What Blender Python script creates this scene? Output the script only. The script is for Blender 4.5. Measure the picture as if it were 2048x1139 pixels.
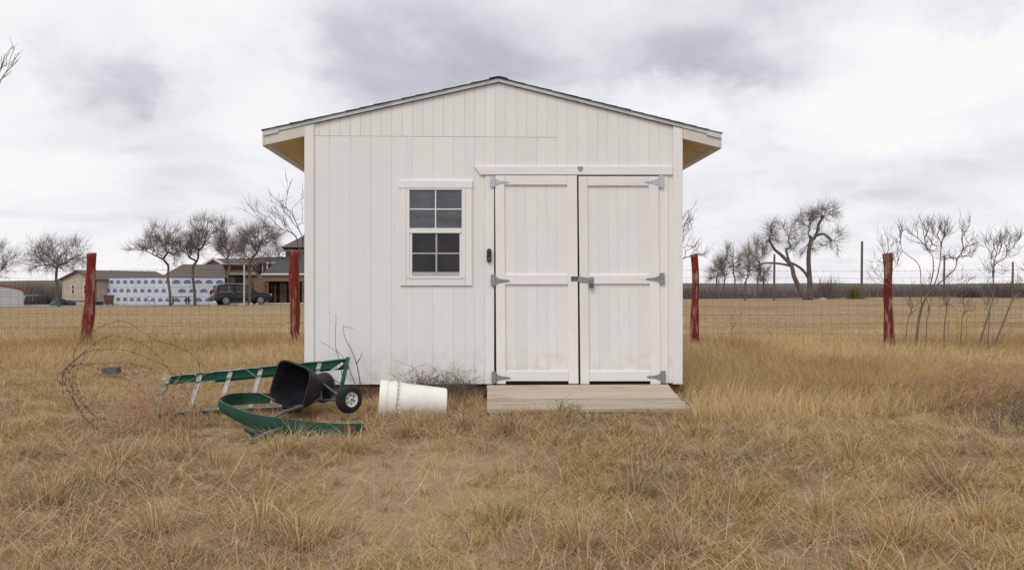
import bpy, bmesh, math, random
import numpy as np
from mathutils import Vector, Matrix

# ------------------------------------------------------------------ reset
for o in list(bpy.data.objects):
    bpy.data.objects.remove(o)
scene = bpy.context.scene
COL = scene.collection
R = math.radians

# ------------------------------------------------------------------ camera
F = 1650.0            # focal length in photo pixels (photo 2048 wide)
HC = 1.10             # camera height
CX, CY = 1024.0, 569.5
cam_d = bpy.data.cameras.new('camera')
cam = bpy.data.objects.new('camera', cam_d)
COL.objects.link(cam)
cam.location = (0, 0, HC)
cam.rotation_euler = (R(90), 0, 0)
cam_d.sensor_width = 36.0
cam_d.lens = 36.0 * F / 2048.0
cam_d.clip_start = 0.05
cam_d.clip_end = 3000
scene.camera = cam

# ------------------------------------------------------------------ sky / sun / exposure
SUN_EL, SUN_AZ = R(48), R(205)     # azimuth measured from +Y clockwise (behind the camera, to the left)
world = bpy.data.worlds.new('World')
scene.world = world
world.use_nodes = True
wt = world.node_tree
wn, wl = wt.nodes, wt.links
wn.clear()
def N(t, **k):
    n = wn.new(t)
    for a, b in k.items():
        setattr(n, a, b)
    return n
def wmath(op, a, b=None, c=None, clamp=False):
    n = N('ShaderNodeMath', operation=op)
    n.use_clamp = clamp
    for i, v in enumerate((a, b, c)):
        if v is None:
            continue
        if isinstance(v, (int, float)):
            n.inputs[i].default_value = v
        else:
            wl.new(v, n.inputs[i])
    return n.outputs[0]
out = N('ShaderNodeOutputWorld')
bg = N('ShaderNodeBackground')
bg.inputs['Strength'].default_value = 0.10
wl.new(bg.outputs[0], out.inputs[0])
sky = N('ShaderNodeTexSky', sky_type='NISHITA')
sky.sun_disc = False
sky.sun_elevation = SUN_EL
sky.sun_rotation = SUN_AZ
tc = N('ShaderNodeTexCoord')
sep = N('ShaderNodeSeparateXYZ')
wl.new(tc.outputs['Generated'], sep.inputs[0])
zz = wmath('ADD', wmath('MAXIMUM', sep.outputs[2], 0.0), 0.16)
cmb = N('ShaderNodeCombineXYZ')
wl.new(wmath('DIVIDE', sep.outputs[0], zz), cmb.inputs[0])
wl.new(wmath('DIVIDE', sep.outputs[1], zz), cmb.inputs[1])
def wnoise(scale, detail, rough, off, dist=0.0):
    m = N('ShaderNodeMapping')
    m.inputs['Location'].default_value = off
    wl.new(cmb.outputs[0], m.inputs[0])
    n = N('ShaderNodeTexNoise')
    n.inputs['Scale'].default_value = scale
    n.inputs['Detail'].default_value = detail
    n.inputs['Roughness'].default_value = rough
    n.inputs['Distortion'].default_value = dist
    wl.new(m.outputs[0], n.inputs['Vector'])
    return n.outputs[0]
n1 = wnoise(0.75, 7, 0.52, (3.1, 1.7, 0.0), 0.25)
n2 = wnoise(1.7, 8, 0.56, (-2.0, 5.0, 2.0), 0.4)
# named clouds: direction of the cloud, extent, how dark (+) or bright (-)
def cdir(px, py):
    v = Vector(((px - CX) / F, 1.0, (CY - py) / F))
    v.normalize()
    return v
clouds = [(1130, 90, .40, .105, .85), (820, 150, .20, .05, .35), (1480, 150, .18, .055, .40),
          (245, 135, .075, .05, .55), (640, 225, .10, .035, .30), (1960, 12, .07, .03, .6),
          (1420, 215, .13, .035, -.45), (1900, 180, .17, .10, -.45), (470, 120, .10, .12, -.35),
          (1250, 185, .06, .02, -.35), (90, 330, .10, .05, -.25), (1650, 345, .25, .03, .30),
          (330, 390, .16, .035, .25), (60, 60, .09, .05, -.25)]
warp = N('ShaderNodeTexNoise')
warp.inputs['Scale'].default_value = 7.0
warp.inputs['Detail'].default_value = 8
warp.inputs['Roughness'].default_value = 0.62
wl.new(tc.outputs['Generated'], warp.inputs['Vector'])
wv = N('ShaderNodeVectorMath', operation='MULTIPLY_ADD')
wl.new(warp.outputs['Color'], wv.inputs[0])
wv.inputs[1].default_value = (.24, .24, .15)
wv.inputs[2].default_value = (-.12, -.12, -.075)
wa = N('ShaderNodeVectorMath', operation='ADD')
wl.new(tc.outputs['Generated'], wa.inputs[0])
wl.new(wv.outputs[0], wa.inputs[1])
acc = None
for (px, py, rx, rz, amt) in clouds:
    c = cdir(px, py)
    s = N('ShaderNodeVectorMath', operation='SUBTRACT')
    wl.new(wa.outputs[0], s.inputs[0])
    s.inputs[1].default_value = c
    m = N('ShaderNodeVectorMath', operation='MULTIPLY')
    wl.new(s.outputs[0], m.inputs[0])
    m.inputs[1].default_value = (1 / rx, 1 / .5, 1 / rz)
    ln = N('ShaderNodeVectorMath', operation='LENGTH')
    wl.new(m.outputs[0], ln.inputs[0])
    mr = N('ShaderNodeMapRange', interpolation_type='SMOOTHSTEP')
    wl.new(ln.outputs['Value'], mr.inputs[0])
    mr.inputs[1].default_value = 1.12
    mr.inputs[2].default_value = 0.40
    mr.inputs[3].default_value = 0.0
    mr.inputs[4].default_value = amt
    acc = mr.outputs[0] if acc is None else wmath('ADD', acc, mr.outputs[0])
dens = wmath('ADD', wmath('MULTIPLY_ADD', n1, 1.15, -0.38), wmath('MULTIPLY_ADD', n2, 1.35, -0.58))
dens = wmath('ADD', dens, wmath('MULTIPLY', acc, 0.62))
ramp = N('ShaderNodeValToRGB')
wl.new(wmath('MULTIPLY_ADD', dens, 0.74, 0.03), ramp.inputs[0])
cr = ramp.color_ramp
cr.elements[0].position = 0.02
cr.elements[0].color = (10.0, 9.75, 9.65, 1)
cr.elements[1].position = 0.98
cr.elements[1].color = (4.5, 4.48, 5.0, 1)
for p, c in ((.25, (9.2, 9.1, 9.45)), (.5, (7.7, 7.65, 8.15)), (.72, (6.0, 5.98, 6.5))):
    e = cr.elements.new(p)
    e.color = (*c, 1)
mx = N('ShaderNodeMix', data_type='RGBA')
mx.inputs[0].default_value = 0.96
wl.new(sky.outputs[0], mx.inputs[6])
wl.new(ramp.outputs[0], mx.inputs[7])
wl.new(mx.outputs[2], bg.inputs['Color'])

sun_d = bpy.data.lights.new('sun', 'SUN')
sun_d.energy = 1.35
sun_d.angle = R(28)
sun_d.color = (1.0, 0.965, 0.92)
sun = bpy.data.objects.new('sun', sun_d)
COL.objects.link(sun)
sv = Vector((math.sin(SUN_AZ) * math.cos(SUN_EL), math.cos(SUN_AZ) * math.cos(SUN_EL), math.sin(SUN_EL)))
sun.rotation_euler = (-sv).to_track_quat('-Z', 'Y').to_euler()
sun.location = sv * 40

scene.view_settings.view_transform = 'Standard'
scene.view_settings.look = 'None'
scene.view_settings.gamma = 1
scene.view_settings.use_curve_mapping = False
scene.view_settings.exposure = 0.0
scene.render.engine = 'CYCLES'

# ------------------------------------------------------------------ helpers
rng = np.random.default_rng(7)
random.seed(11)

def P(px, py, Y):
    return Vector(((px - CX) / F * Y, Y, HC - (py - CY) / F * Y))

_tab = np.random.default_rng(3).random((256, 256))
def vnoise(x, y, s=1.0, o=0):
    x = np.asarray(x, float) * s + 37.3 * o + 1000
    y = np.asarray(y, float) * s + 17.7 * o + 1000
    xi, yi = np.floor(x).astype(int), np.floor(y).astype(int)
    fx, fy = x - xi, y - yi
    fx, fy = fx * fx * (3 - 2 * fx), fy * fy * (3 - 2 * fy)
    a, b = _tab[xi % 256, yi % 256], _tab[(xi + 1) % 256, yi % 256]
    c, d = _tab[xi % 256, (yi + 1) % 256], _tab[(xi + 1) % 256, (yi + 1) % 256]
    return (a * (1 - fx) + b * fx) * (1 - fy) + (c * (1 - fx) + d * fx) * fy
def fnoise(x, y, s=1.0, o=0, n=3):
    v, a, t = 0, 1.0, 0
    for i in range(n):
        v = v + a * vnoise(x, y, s * 2 ** i, o + i)
        t += a
        a *= .5
    return v / t
def sstep(a, b, x):
    t = np.clip((np.asarray(x, float) - a) / (b - a), 0, 1)
    return t * t * (3 - 2 * t)

def gz(x, y):
    """ground height"""
    x = np.asarray(x, float)
    y = np.asarray(y, float)
    z = 0.07 * sstep(9.5, 14, y)
    far = -0.50 + 0.009 * np.clip(x, -45, 45)
    z = z + (far - .07) * sstep(15, 78, y)
    z = z - 1.6 * sstep(84, 108, y) - 2.2 * sstep(108, 170, y)
    near = 1 - sstep(20, 34, y)
    z = z + near * ((fnoise(x, y, .45, 5, 2) - .5) * .10 + (fnoise(x, y, 2.2, 9, 2) - .5) * .05)
    z = z + 0.22 * np.exp(-(((x - 4.25) / .9) ** 2 + ((y - 7.2) / .8) ** 2))
    z = z - 0.05 * np.exp(-(((x + .35) / .7) ** 2 + ((y - 4.6) / 1.5) ** 2))
    return z
def gzf(x, y):
    return float(gz(x, y))

def link(o, parent=None):
    COL.objects.link(o)
    if parent is not None:
        o.parent = parent
    return o
def thing(name, label, cat, loc=(0, 0, 0), rz=0.0, group=None):
    o = bpy.data.objects.new(name, None)
    o.empty_display_size = .1
    link(o)
    o.location = loc
    o.rotation_euler = (0, 0, rz)
    o['label'] = label
    o['category'] = cat
    if group:
        o['group'] = group
    return o
def tag(o, label=None, cat=None, group=None, kind=None):
    for k, v in (('label', label), ('category', cat), ('group', group), ('kind', kind)):
        if v:
            o[k] = v
    return o

class MB:
    def __init__(s):
        s.v, s.f = [], []
    def add(s, vs, fs):
        n = len(s.v)
        s.v.extend([tuple(p) for p in vs])
        s.f.extend([tuple(i + n for i in f) for f in fs])
        return s
    def box(s, a, b):
        x0, y0, z0 = a
        x1, y1, z1 = b
        return s.add([(x0, y0, z0), (x1, y0, z0), (x1, y1, z0), (x0, y1, z0), (x0, y0, z1), (x1, y0, z1), (x1, y1, z1), (x0, y1, z1)],
                     [(0, 3, 2, 1), (4, 5, 6, 7), (0, 1, 5, 4), (1, 2, 6, 5), (2, 3, 7, 6), (3, 0, 4, 7)])
    def obox(s, c, ax, ay, az):
        """box from centre and three half-extent vectors"""
        c, ax, ay, az = map(Vector, (c, ax, ay, az))
        vs = [c + ax * i + ay * j + az * k for k in (-1, 1) for (i, j) in ((-1, -1), (1, -1), (1, 1), (-1, 1))]
        return s.add(vs, [(0, 3, 2, 1), (4, 5, 6, 7), (0, 1, 5, 4), (1, 2, 6, 5), (2, 3, 7, 6), (3, 0, 4, 7)])
    def bar(s, a, b, w, h, up=(0, 0, 1)):
        a, b, up = Vector(a), Vector(b), Vector(up)
        d = (b - a)
        L = d.length
        d.normalize()
        side = d.cross(up).normalized()
        u2 = side.cross(d)
        return s.obox((a + b) / 2, d * L / 2, side * w / 2, u2 * h / 2)
    def poly(s, pts, v0, v1, ch=0.0):
        """convex polygon in (u,z) extruded along v from front v0 to back v1, front edge chamfered"""
        n = len(pts)
        if ch > 0:
            cx = sum(p[0] for p in pts) / n
            cz = sum(p[1] for p in pts) / n
            fr = []
            for i in range(n):
                p, q, r = Vector(pts[i - 1]), Vector(pts[i]), Vector(pts[(i + 1) % n])
                e1, e2 = (q - p).normalized(), (r - q).normalized()
                n1, n2 = Vector((-e1.y, e1.x)), Vector((-e2.y, e2.x))
                if n1.dot(Vector((cx, cz)) - q) < 0:
                    n1 = -n1
                if n2.dot(Vector((cx, cz)) - q) < 0:
                    n2 = -n2
                k = n1 + n2
                k = k / max(.3, k.dot(n1))
                fr.append(q + k * ch)
            vs = [(p[0], v0, p[1]) for p in fr] + [(p[0], v0 + ch, p[1]) for p in pts] + [(p[0], v1, p[1]) for p in pts]
            L = 3
        else:
            vs = [(p[0], v0, p[1]) for p in pts] + [(p[0], v1, p[1]) for p in pts]
            L = 2
        fs = [tuple(range(n)), tuple(range((L - 1) * n, L * n))[::-1]]
        for k in range(L - 1):
            for i in range(n):
                j = (i + 1) % n
                fs.append((k * n + i, (k + 1) * n + i, (k + 1) * n + j, k * n + j))
        return s.add(vs, fs)
    def tube(s, pts, rad, sides=6, cap=True):
        pts = [Vector(p) for p in pts]
        n = len(pts)
        if not hasattr(rad, '__len__'):
            rad = [rad] * n
        vs, fs = [], []
        ref = None
        for i in range(n):
            d = pts[min(i + 1, n - 1)] - pts[max(i - 1, 0)]
            if d.length < 1e-9:
                d = Vector((0, 0, 1))
            d.normalize()
            if ref is None:
                ref = Vector((1, 0, 0)) if abs(d.x) < .8 else Vector((0, 1, 0))
            a = (ref - d * ref.dot(d))
            if a.length < 1e-6:
                a = d.orthogonal()
            a.normalize()
            ref = a
            b = d.cross(a)
            for k in range(sides):
                t = 2 * math.pi * k / sides
                vs.append(pts[i] + (a * math.cos(t) + b * math.sin(t)) * rad[i])
        for i in range(n - 1):
            for k in range(sides):
                k2 = (k + 1) % sides
                fs.append((i * sides + k, i * sides + k2, (i + 1) * sides + k2, (i + 1) * sides + k))
        if cap:
            fs.append(tuple(range(sides))[::-1])
            fs.append(tuple(range((n - 1) * sides, n * sides)))
        return s.add(vs, fs)
    def lathe(s, prof, origin, axis, seg=24, close=True):
        """prof: list of (t along axis, radius)"""
        o, ax = Vector(origin), Vector(axis).normalized()
        a = ax.orthogonal().normalized()
        b = ax.cross(a)
        vs, fs = [], []
        for t, r in prof:
            for k in range(seg):
                w = 2 * math.pi * k / seg
                vs.append(o + ax * t + (a * math.cos(w) + b * math.sin(w)) * r)
        for i in range(len(prof) - 1):
            for k in range(seg):
                k2 = (k + 1) % seg
                fs.append((i * seg + k, i * seg + k2, (i + 1) * seg + k2, (i + 1) * seg + k))
        if close:
            fs.append(tuple(range(seg))[::-1])
            fs.append(tuple(range((len(prof) - 1) * seg, len(prof) * seg)))
        return s.add(vs, fs)
    def build(s, name, mat, parent=None, smooth=False, fix=True):
        me = bpy.data.meshes.new(name)
        me.from_pydata(s.v, [], s.f)
        if fix:
            bm = bmesh.new()
            bm.from_mesh(me)
            bmesh.ops.recalc_face_normals(bm, faces=bm.faces)
            bm.to_mesh(me)
            bm.free()
        if smooth is True:
            me.polygons.foreach_set('use_smooth', [True] * len(me.polygons))
        me.materials.append(mat)
        o = bpy.data.objects.new(name, me)
        link(o, parent)
        if smooth == 'auto':
            me.polygons.foreach_set('use_smooth', [True] * len(me.polygons))
            me.set_sharp_from_angle(angle=R(35))
        return o

# ------------------------------------------------------------------ materials
def mat(name, c1, c2=None, rough=.8, scale=8, stretch=(1, 1, 1), lo=.35, hi=.65, bump=0.0, bscale=None, spec=.3, metal=0.0,
        c3=None, s3=3, lo3=.55, hi3=.7, rnd=0.0, detail=5, bstretch=None, coat=0.0, st3=(1, 1, 1)):
    m = bpy.data.materials.new(name)
    m.use_nodes = True
    t = m.node_tree
    b = t.nodes['Principled BSDF']
    b.inputs['Roughness'].default_value = rough
    b.inputs['Specular IOR Level'].default_value = spec
    b.inputs['Metallic'].default_value = metal
    b.inputs['Coat Weight'].default_value = coat
    c2 = c2 or c1
    co = t.nodes.new('ShaderNodeTexCoord')
    def tex(sc, st, det=detail):
        mp = t.nodes.new('ShaderNodeMapping')
        mp.inputs['Scale'].default_value = st
        if rnd:
            oi = t.nodes.new('ShaderNodeObjectInfo')
            ml = t.nodes.new('ShaderNodeMath')
            ml.operation = 'MULTIPLY'
            ml.inputs[1].default_value = 37
            t.links.new(oi.outputs['Random'], ml.inputs[0])
            t.links.new(ml.outputs[0], mp.inputs['Location'])
        t.links.new(co.outputs['Object'], mp.inputs[0])
        n = t.nodes.new('ShaderNodeTexNoise')
        n.inputs['Scale'].default_value = sc
        n.inputs['Detail'].default_value = det
        n.inputs['Roughness'].default_value = .6
        t.links.new(mp.outputs[0], n.inputs['Vector'])
        return n.outputs[0]
    def rngn(v, a, z):
        r = t.nodes.new('ShaderNodeMapRange')
        r.inputs[1].default_value = a
        r.inputs[2].default_value = z
        t.links.new(v, r.inputs[0])
        return r.outputs[0]
    def mix(f, a, z):
        k = t.nodes.new('ShaderNodeMix')
        k.data_type = 'RGBA'
        t.links.new(f, k.inputs[0])
        for i, c in ((6, a), (7, z)):
            if isinstance(c, tuple):
                k.inputs[i].default_value = (*c, 1)
            else:
                t.links.new(c, k.inputs[i])
        return k.outputs[2]
    col = mix(rngn(tex(scale, stretch), lo, hi), tuple(c1), tuple(c2))
    if c3:
        col = mix(rngn(tex(s3, st3, 6), lo3, hi3), col, tuple(c3))
    if rnd:
        oi = t.nodes.new('ShaderNodeObjectInfo')
        hv = t.nodes.new('ShaderNodeHueSaturation')
        mr = t.nodes.new('ShaderNodeMapRange')
        mr.inputs[3].default_value = 1 - rnd
        mr.inputs[4].default_value = 1 + rnd
        t.links.new(oi.outputs['Random'], mr.inputs[0])
        t.links.new(mr.outputs[0], hv.inputs['Value'])
        t.links.new(col, hv.inputs['Color'])
        col = hv.outputs[0]
    t.links.new(col, b.inputs['Base Color'])
    if bump:
        bn = t.nodes.new('ShaderNodeBump')
        bn.inputs['Strength'].default_value = bump
        bn.inputs['Distance'].default_value = .01
        t.links.new(tex(bscale or scale * 3, bstretch or stretch), bn.inputs['Height'])
        t.links.new(bn.outputs[0], b.inputs['Normal'])
    return m

M = {}
M['paint'] = mat('white_siding_paint', (.742, .740, .735), (.792, .792, .788), .75, 2.2, (1, 1, .5), .3, .7, .35, 26, rnd=.018,
                 bstretch=(1, 1, .12), c3=(.60, .57, .54), s3=9, lo3=.66, hi3=.84, st3=(1.5, 1, .35))
def splash(m, z0, z1, col):
    t_ = m.node_tree
    b_ = t_.nodes['Principled BSDF']
    src = b_.inputs['Base Color'].links[0].from_socket
    co_ = t_.nodes.new('ShaderNodeTexCoord')
    sp_ = t_.nodes.new('ShaderNodeSeparateXYZ')
    t_.links.new(co_.outputs['Object'], sp_.inputs[0])
    n_ = t_.nodes.new('ShaderNodeTexNoise')
    n_.inputs['Scale'].default_value = 9
    n_.inputs['Detail'].default_value = 7
    t_.links.new(co_.outputs['Object'], n_.inputs['Vector'])
    r_ = t_.nodes.new('ShaderNodeMapRange')
    r_.inputs[1].default_value, r_.inputs[2].default_value = z1, z0
    t_.links.new(sp_.outputs[2], r_.inputs[0])
    m_ = t_.nodes.new('ShaderNodeMath')
    m_.operation = 'MULTIPLY'
    t_.links.new(r_.outputs[0], m_.inputs[0])
    r2 = t_.nodes.new('ShaderNodeMapRange')
    r2.inputs[1].default_value, r2.inputs[2].default_value = .42, .75
    t_.links.new(n_.outputs[0], r2.inputs[0])
    t_.links.new(r2.outputs[0], m_.inputs[1])
    k_ = t_.nodes.new('ShaderNodeMix')
    k_.data_type = 'RGBA'
    t_.links.new(m_.outputs[0], k_.inputs[0])
    t_.links.new(src, k_.inputs[6])
    k_.inputs[7].default_value = (*col, 1)
    t_.links.new(k_.outputs[2], b_.inputs['Base Color'])
splash(M['paint'], .12, .55, (.52, .46, .39))
M['trim'] = mat('white_trim_paint', (.81, .80, .79), (.75, .735, .72), .7, 3.0, (1, 1, .4), .3, .7, .3, 30, rnd=.03, bstretch=(1, 1, .15),
                c3=(.33, .31, .29), s3=14, lo3=.70, hi3=.76)
M['trimh'] = mat('white_rail_paint', (.81, .80, .79), (.75, .735, .72), .7, 3.0, (.4, 1, 1), .3, .7, .3, 30, rnd=.03, bstretch=(.15, 1, 1),
                 c3=(.36, .335, .31), s3=11, lo3=.66, hi3=.76, st3=(.4, 1, 1.6))
M['cream'] = mat('cream_eave_paint', (.66, .63, .56), (.60, .57, .50), .75, 5, bump=.2)
M['soffit'] = mat('bare_plywood', (.64, .50, .26), (.54, .41, .20), .8, 4, (6, .6, 1), bump=.2)
M['drip'] = mat('drip_edge_metal', (.60, .64, .67), (.52, .56, .59), .45, 12, metal=.2, spec=.5)
M['shingle'] = mat('asphalt_shingle', (.045, .05, .055), (.08, .085, .09), .95, 60, bump=.6, rnd=.12)
M['vinyl'] = mat('white_vinyl', (.80, .80, .79), (.76, .76, .75), .4, 6, spec=.5)
M['dark'] = mat('door_gap_dark_paint', (.02, .02, .02), (.035, .032, .03), .9, 4)
M['rim'] = mat('rim_joist_wood', (.16, .075, .04), (.09, .045, .03), .9, 6, (.5, 1, 3), bump=.4, c3=(.25, .16, .10), s3=5)
M['deck'] = mat('weathered_pine', (.48, .40, .315), (.37, .305, .24), .85, 5, (.35, 6, 6), .3, .7, .5, 14, rnd=.17,
                bstretch=(.25, 6, 6), c3=(.17, .125, .09), s3=6, lo3=.56, hi3=.74, st3=(.3, 4, 4))
M['galv'] = mat('galvanised_steel', (.36, .38, .40), (.25, .27, .28), .5, 40, metal=.7, spec=.5)
M['galvpaint'] = mat('painted_over_steel', (.55, .575, .60), (.44, .47, .50), .6, 50, metal=.15)
M['bell'] = mat('black_plastic', (.012, .013, .015), (.02, .02, .022), .35, 20, spec=.5)
M['lens'] = mat('camera_lens', (.03, .035, .045), None, .08, spec=.8)
M['glass_up'] = mat('dusty_painted_reflection_glass', (.03, .037, .046), (.10, .115, .135), .10, 5, (1, 1, 1.6), .35, .75, spec=.75)  # blotchy bluish sky reflection put into the pane colour, with some dust
M['glass_lo'] = mat('screened_window_glass', (.012, .012, .013), (.03, .03, .032), .3, 5, spec=.5)
M['screenbar'] = mat('grey_muntin', (.46, .46, .46), (.40, .40, .40), .5, 6)
M['red'] = mat('peeling_red_post_paint', (.23, .024, .017), (.115, .014, .011), .9, 14, (1, 1, .22), .3, .7, .8, 18, rnd=.06,
               bstretch=(1, 1, .25), c3=(.34, .22, .165), s3=11, lo3=.53, hi3=.63, st3=(1.2, 1.2, .22))
M['wire'] = mat('rusty_fence_wire', (.10, .075, .06), (.15, .12, .10), .7, 6, metal=.3)
M['barb'] = mat('barbed_wire_steel', (.065, .052, .042), (.11, .085, .065), .7, 12, metal=.3)
M['greenl'] = mat('green_fibreglass', (.010, .155, .095), (.016, .20, .13), .45, 8, spec=.4, c3=(.50, .54, .50), s3=12, lo3=.50, hi3=.64, st3=(.5, 2, 2))
M['greenw'] = mat('green_fibreglass_web', (.008, .10, .062), (.012, .13, .08), .5, 8, spec=.4, c3=(.03, .05, .04), s3=7, lo3=.6, hi3=.7)
M['greend'] = mat('green_band_plastic', (.009, .052, .034), (.013, .068, .045), .5, 6, (1, 1, 1), spec=.35, c3=(.05, .08, .05), s3=9, lo3=.64, hi3=.74)
M['rust'] = mat('rust_patch', (.20, .06, .025), (.12, .04, .02), .9, 30)
M['alu'] = mat('weathered_step', (.62, .62, .59), (.50, .50, .47), .55, 18, c3=(.20, .185, .16), s3=16, lo3=.55, hi3=.68)
M['hopper'] = mat('black_hopper_plastic', (.009, .010, .013), (.019, .020, .025), .5, 14, spec=.4, bump=.1, bscale=80)
M['tyre'] = mat('black_tyre_rubber', (.010, .010, .013), (.02, .02, .022), .8, 20, spec=.3)
M['rimw'] = mat('white_wheel_rim', (.70, .68, .63), (.55, .52, .46), .5, 14, c3=(.35, .25, .17), s3=18, lo3=.62, hi3=.74)
M['steel'] = mat('grey_steel_tube', (.10, .11, .12), (.17, .17, .17), .5, 16, metal=.5)
M['bucket'] = mat('white_bucket_plastic', (.80, .79, .75), (.73, .71, .66), .4, 6, spec=.4, c3=(.55, .49, .40), s3=5, lo3=.58, hi3=.8)
M['twig'] = mat('grey_twig', (.125, .095, .075), (.185, .155, .13), .9, 12)
M['bark'] = mat('tree_bark', (.085, .068, .058), (.15, .125, .105), .95, 3, bump=.4)
M['bark2'] = mat('twig_bark', (.155, .125, .108), (.215, .18, .155), .95, 3)
M['barkp'] = mat('pale_mesquite_bark', (.12, .09, .072), (.19, .155, .13), .95, 7)
M['weed'] = mat('russet_dead_weed', (.38, .21, .12), (.52, .36, .22), .9, 10)
M['leafw'] = mat('dry_weed_leaf', (.155, .125, .085), (.24, .19, .13), .9, 14)
M['concrete'] = mat('concrete_block', (.14, .14, .14), (.08, .08, .08), .95, 16, bump=.5)
M['palewood'] = mat('pale_dead_branch', (.42, .36, .30), (.30, .25, .20), .9, 9, (3, .5, 3))

# ------------------------------------------------------------------ ground
def axis_pts(segs):
    r = []
    for a, b, n in segs:
        r += list(np.linspace(a, b, n, endpoint=False))
    r.append(segs[-1][1])
    return np.array(r)
gx = axis_pts([(-900, -120, 12), (-120, -40, 16), (-40, -14, 26), (-14, 14, 188), (14, 40, 26), (40, 120, 16), (120, 900, 12)])
gy = axis_pts([(-300, -20, 8), (-20, 2, 12), (2, 18, 110), (18, 40, 30), (40, 120, 40), (120, 300, 18), (300, 1500, 10)])
XX, YY = np.meshgrid(gx, gy)
ZZ = gz(XX, YY)
nx, ny = len(gx), len(gy)
me = bpy.data.meshes.new('ground')
me.from_pydata(np.stack([XX.ravel(), YY.ravel(), ZZ.ravel()], 1).tolist(), [],
               [(j * nx + i, j * nx + i + 1, (j + 1) * nx + i + 1, (j + 1) * nx + i) for j in range(ny - 1) for i in range(nx - 1)])
me.polygons.foreach_set('use_smooth', [True] * len(me.polygons))
gm = bpy.data.materials.new('dry_pasture_ground')
gm.use_nodes = True
t = gm.node_tree
b = t.nodes['Principled BSDF']
b.inputs['Roughness'].default_value = 1.0
b.inputs['Specular IOR Level'].default_value = .05
co = t.nodes.new('ShaderNodeTexCoord')
def gnoise(sc, st=(1, 1, 1), det=6, rough=.6):
    mp = t.nodes.new('ShaderNodeMapping')
    mp.inputs['Scale'].default_value = st
    t.links.new(co.outputs['Object'], mp.inputs[0])
    n = t.nodes.new('ShaderNodeTexNoise')
    n.inputs['Scale'].default_value = sc
    n.inputs['Detail'].default_value = det
    n.inputs['Roughness'].default_value = rough
    t.links.new(mp.outputs[0], n.inputs['Vector'])
    return n.outputs[0]
def gramp(f, els):
    r = t.nodes.new('ShaderNodeValToRGB')
    t.links.new(f, r.inputs[0])
    while len(r.color_ramp.elements) < len(els):
        r.color_ramp.elements.new(.5)
    for e, (p, c) in zip(r.color_ramp.elements, els):
        e.position = p
        e.color = (*c, 1)
    return r.outputs[0]
def gmix(f, a, z):
    k = t.nodes.new('ShaderNodeMix')
    k.data_type = 'RGBA'
    if isinstance(f, float):
        k.inputs[0].default_value = f
    else:
        t.links.new(f, k.inputs[0])
    t.links.new(a, k.inputs[6])
    t.links.new(z, k.inputs[7])
    return k.outputs[2]
soil = gramp(gnoise(5, det=9, rough=.7), [(.25, (.24, .17, .10)), (.5, (.36, .265, .16)), (.75, (.46, .35, .225))])
fine = gramp(gnoise(70, (1, 1, 1), 6, .75), [(.3, (.15, .105, .058)), (.5, (.35, .26, .155)), (.72, (.52, .40, .26))])
gap_litter = gramp(gnoise(40, (1, 1, 1), 6, .75), [(.3, (.11, .075, .04)), (.7, (.27, .19, .105))])  # litter brown, deepened to paint dark gaps between tufts into the ground
lmask = gramp(gnoise(2.6, det=5, rough=.6), [(.40, (0, 0, 0)), (.52, (1, 1, 1))])
# worn, swept ground on the way to the ramp carries no dark gap tone
vs_ = t.nodes.new('ShaderNodeVectorMath')
vs_.operation = 'SUBTRACT'
t.links.new(co.outputs['Object'], vs_.inputs[0])
vs_.inputs[1].default_value = (-.36, 4.5, 0)
vm_ = t.nodes.new('ShaderNodeVectorMath')
vm_.operation = 'MULTIPLY'
t.links.new(vs_.outputs[0], vm_.inputs[0])
vm_.inputs[1].default_value = (1 / 1.0, 1 / 1.7, 0)
vl_ = t.nodes.new('ShaderNodeVectorMath')
vl_.operation = 'LENGTH'
t.links.new(vm_.outputs[0], vl_.inputs[0])
wr_ = t.nodes.new('ShaderNodeMapRange')
t.links.new(vl_.outputs['Value'], wr_.inputs[0])
wr_.inputs[1].default_value, wr_.inputs[2].default_value = .5, 1.1
wm_ = t.nodes.new('ShaderNodeMath')
wm_.operation = 'MULTIPLY'
t.links.new(lmask, wm_.inputs[0])
t.links.new(wr_.outputs[0], wm_.inputs[1])
nearc = gmix(wm_.outputs[0], gmix(.5, soil, fine), gap_litter)
fieldA = gramp(gnoise(.35, (.35, 1, 1), 8, .65), [(.36, (.16, .115, .062)), (.5, (.295, .205, .118)), (.64, (.40, .295, .185))])
fieldB = gramp(gnoise(6, (.5, 1, 1), 8, .75), [(.3, (.18, .12, .065)), (.55, (.31, .22, .125)), (.75, (.40, .30, .19))])
farc = gmix(.5, fieldA, fieldB)
sp = t.nodes.new('ShaderNodeSeparateXYZ')
t.links.new(co.outputs['Object'], sp.inputs[0])
mr = t.nodes.new('ShaderNodeMapRange')
t.links.new(sp.outputs[1], mr.inputs[0])
mr.inputs[1].default_value = 8
mr.inputs[2].default_value = 20
cc = gmix(mr.outputs[0], nearc, farc)
t.links.new(cc, b.inputs['Base Color'])
bn = t.nodes.new('ShaderNodeBump')
bn.inputs['Strength'].default_value = .9
bn.inputs['Distance'].default_value = .02
t.links.new(gnoise(30, det=8, rough=.7), bn.inputs['Height'])
t.links.new(bn.outputs[0], b.inputs['Normal'])
me.materials.append(gm)
ground = bpy.data.objects.new('ground', me)
link(ground)
tag(ground, 'dry tan pasture ground running out to the far trees', 'ground', kind='structure')

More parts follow.
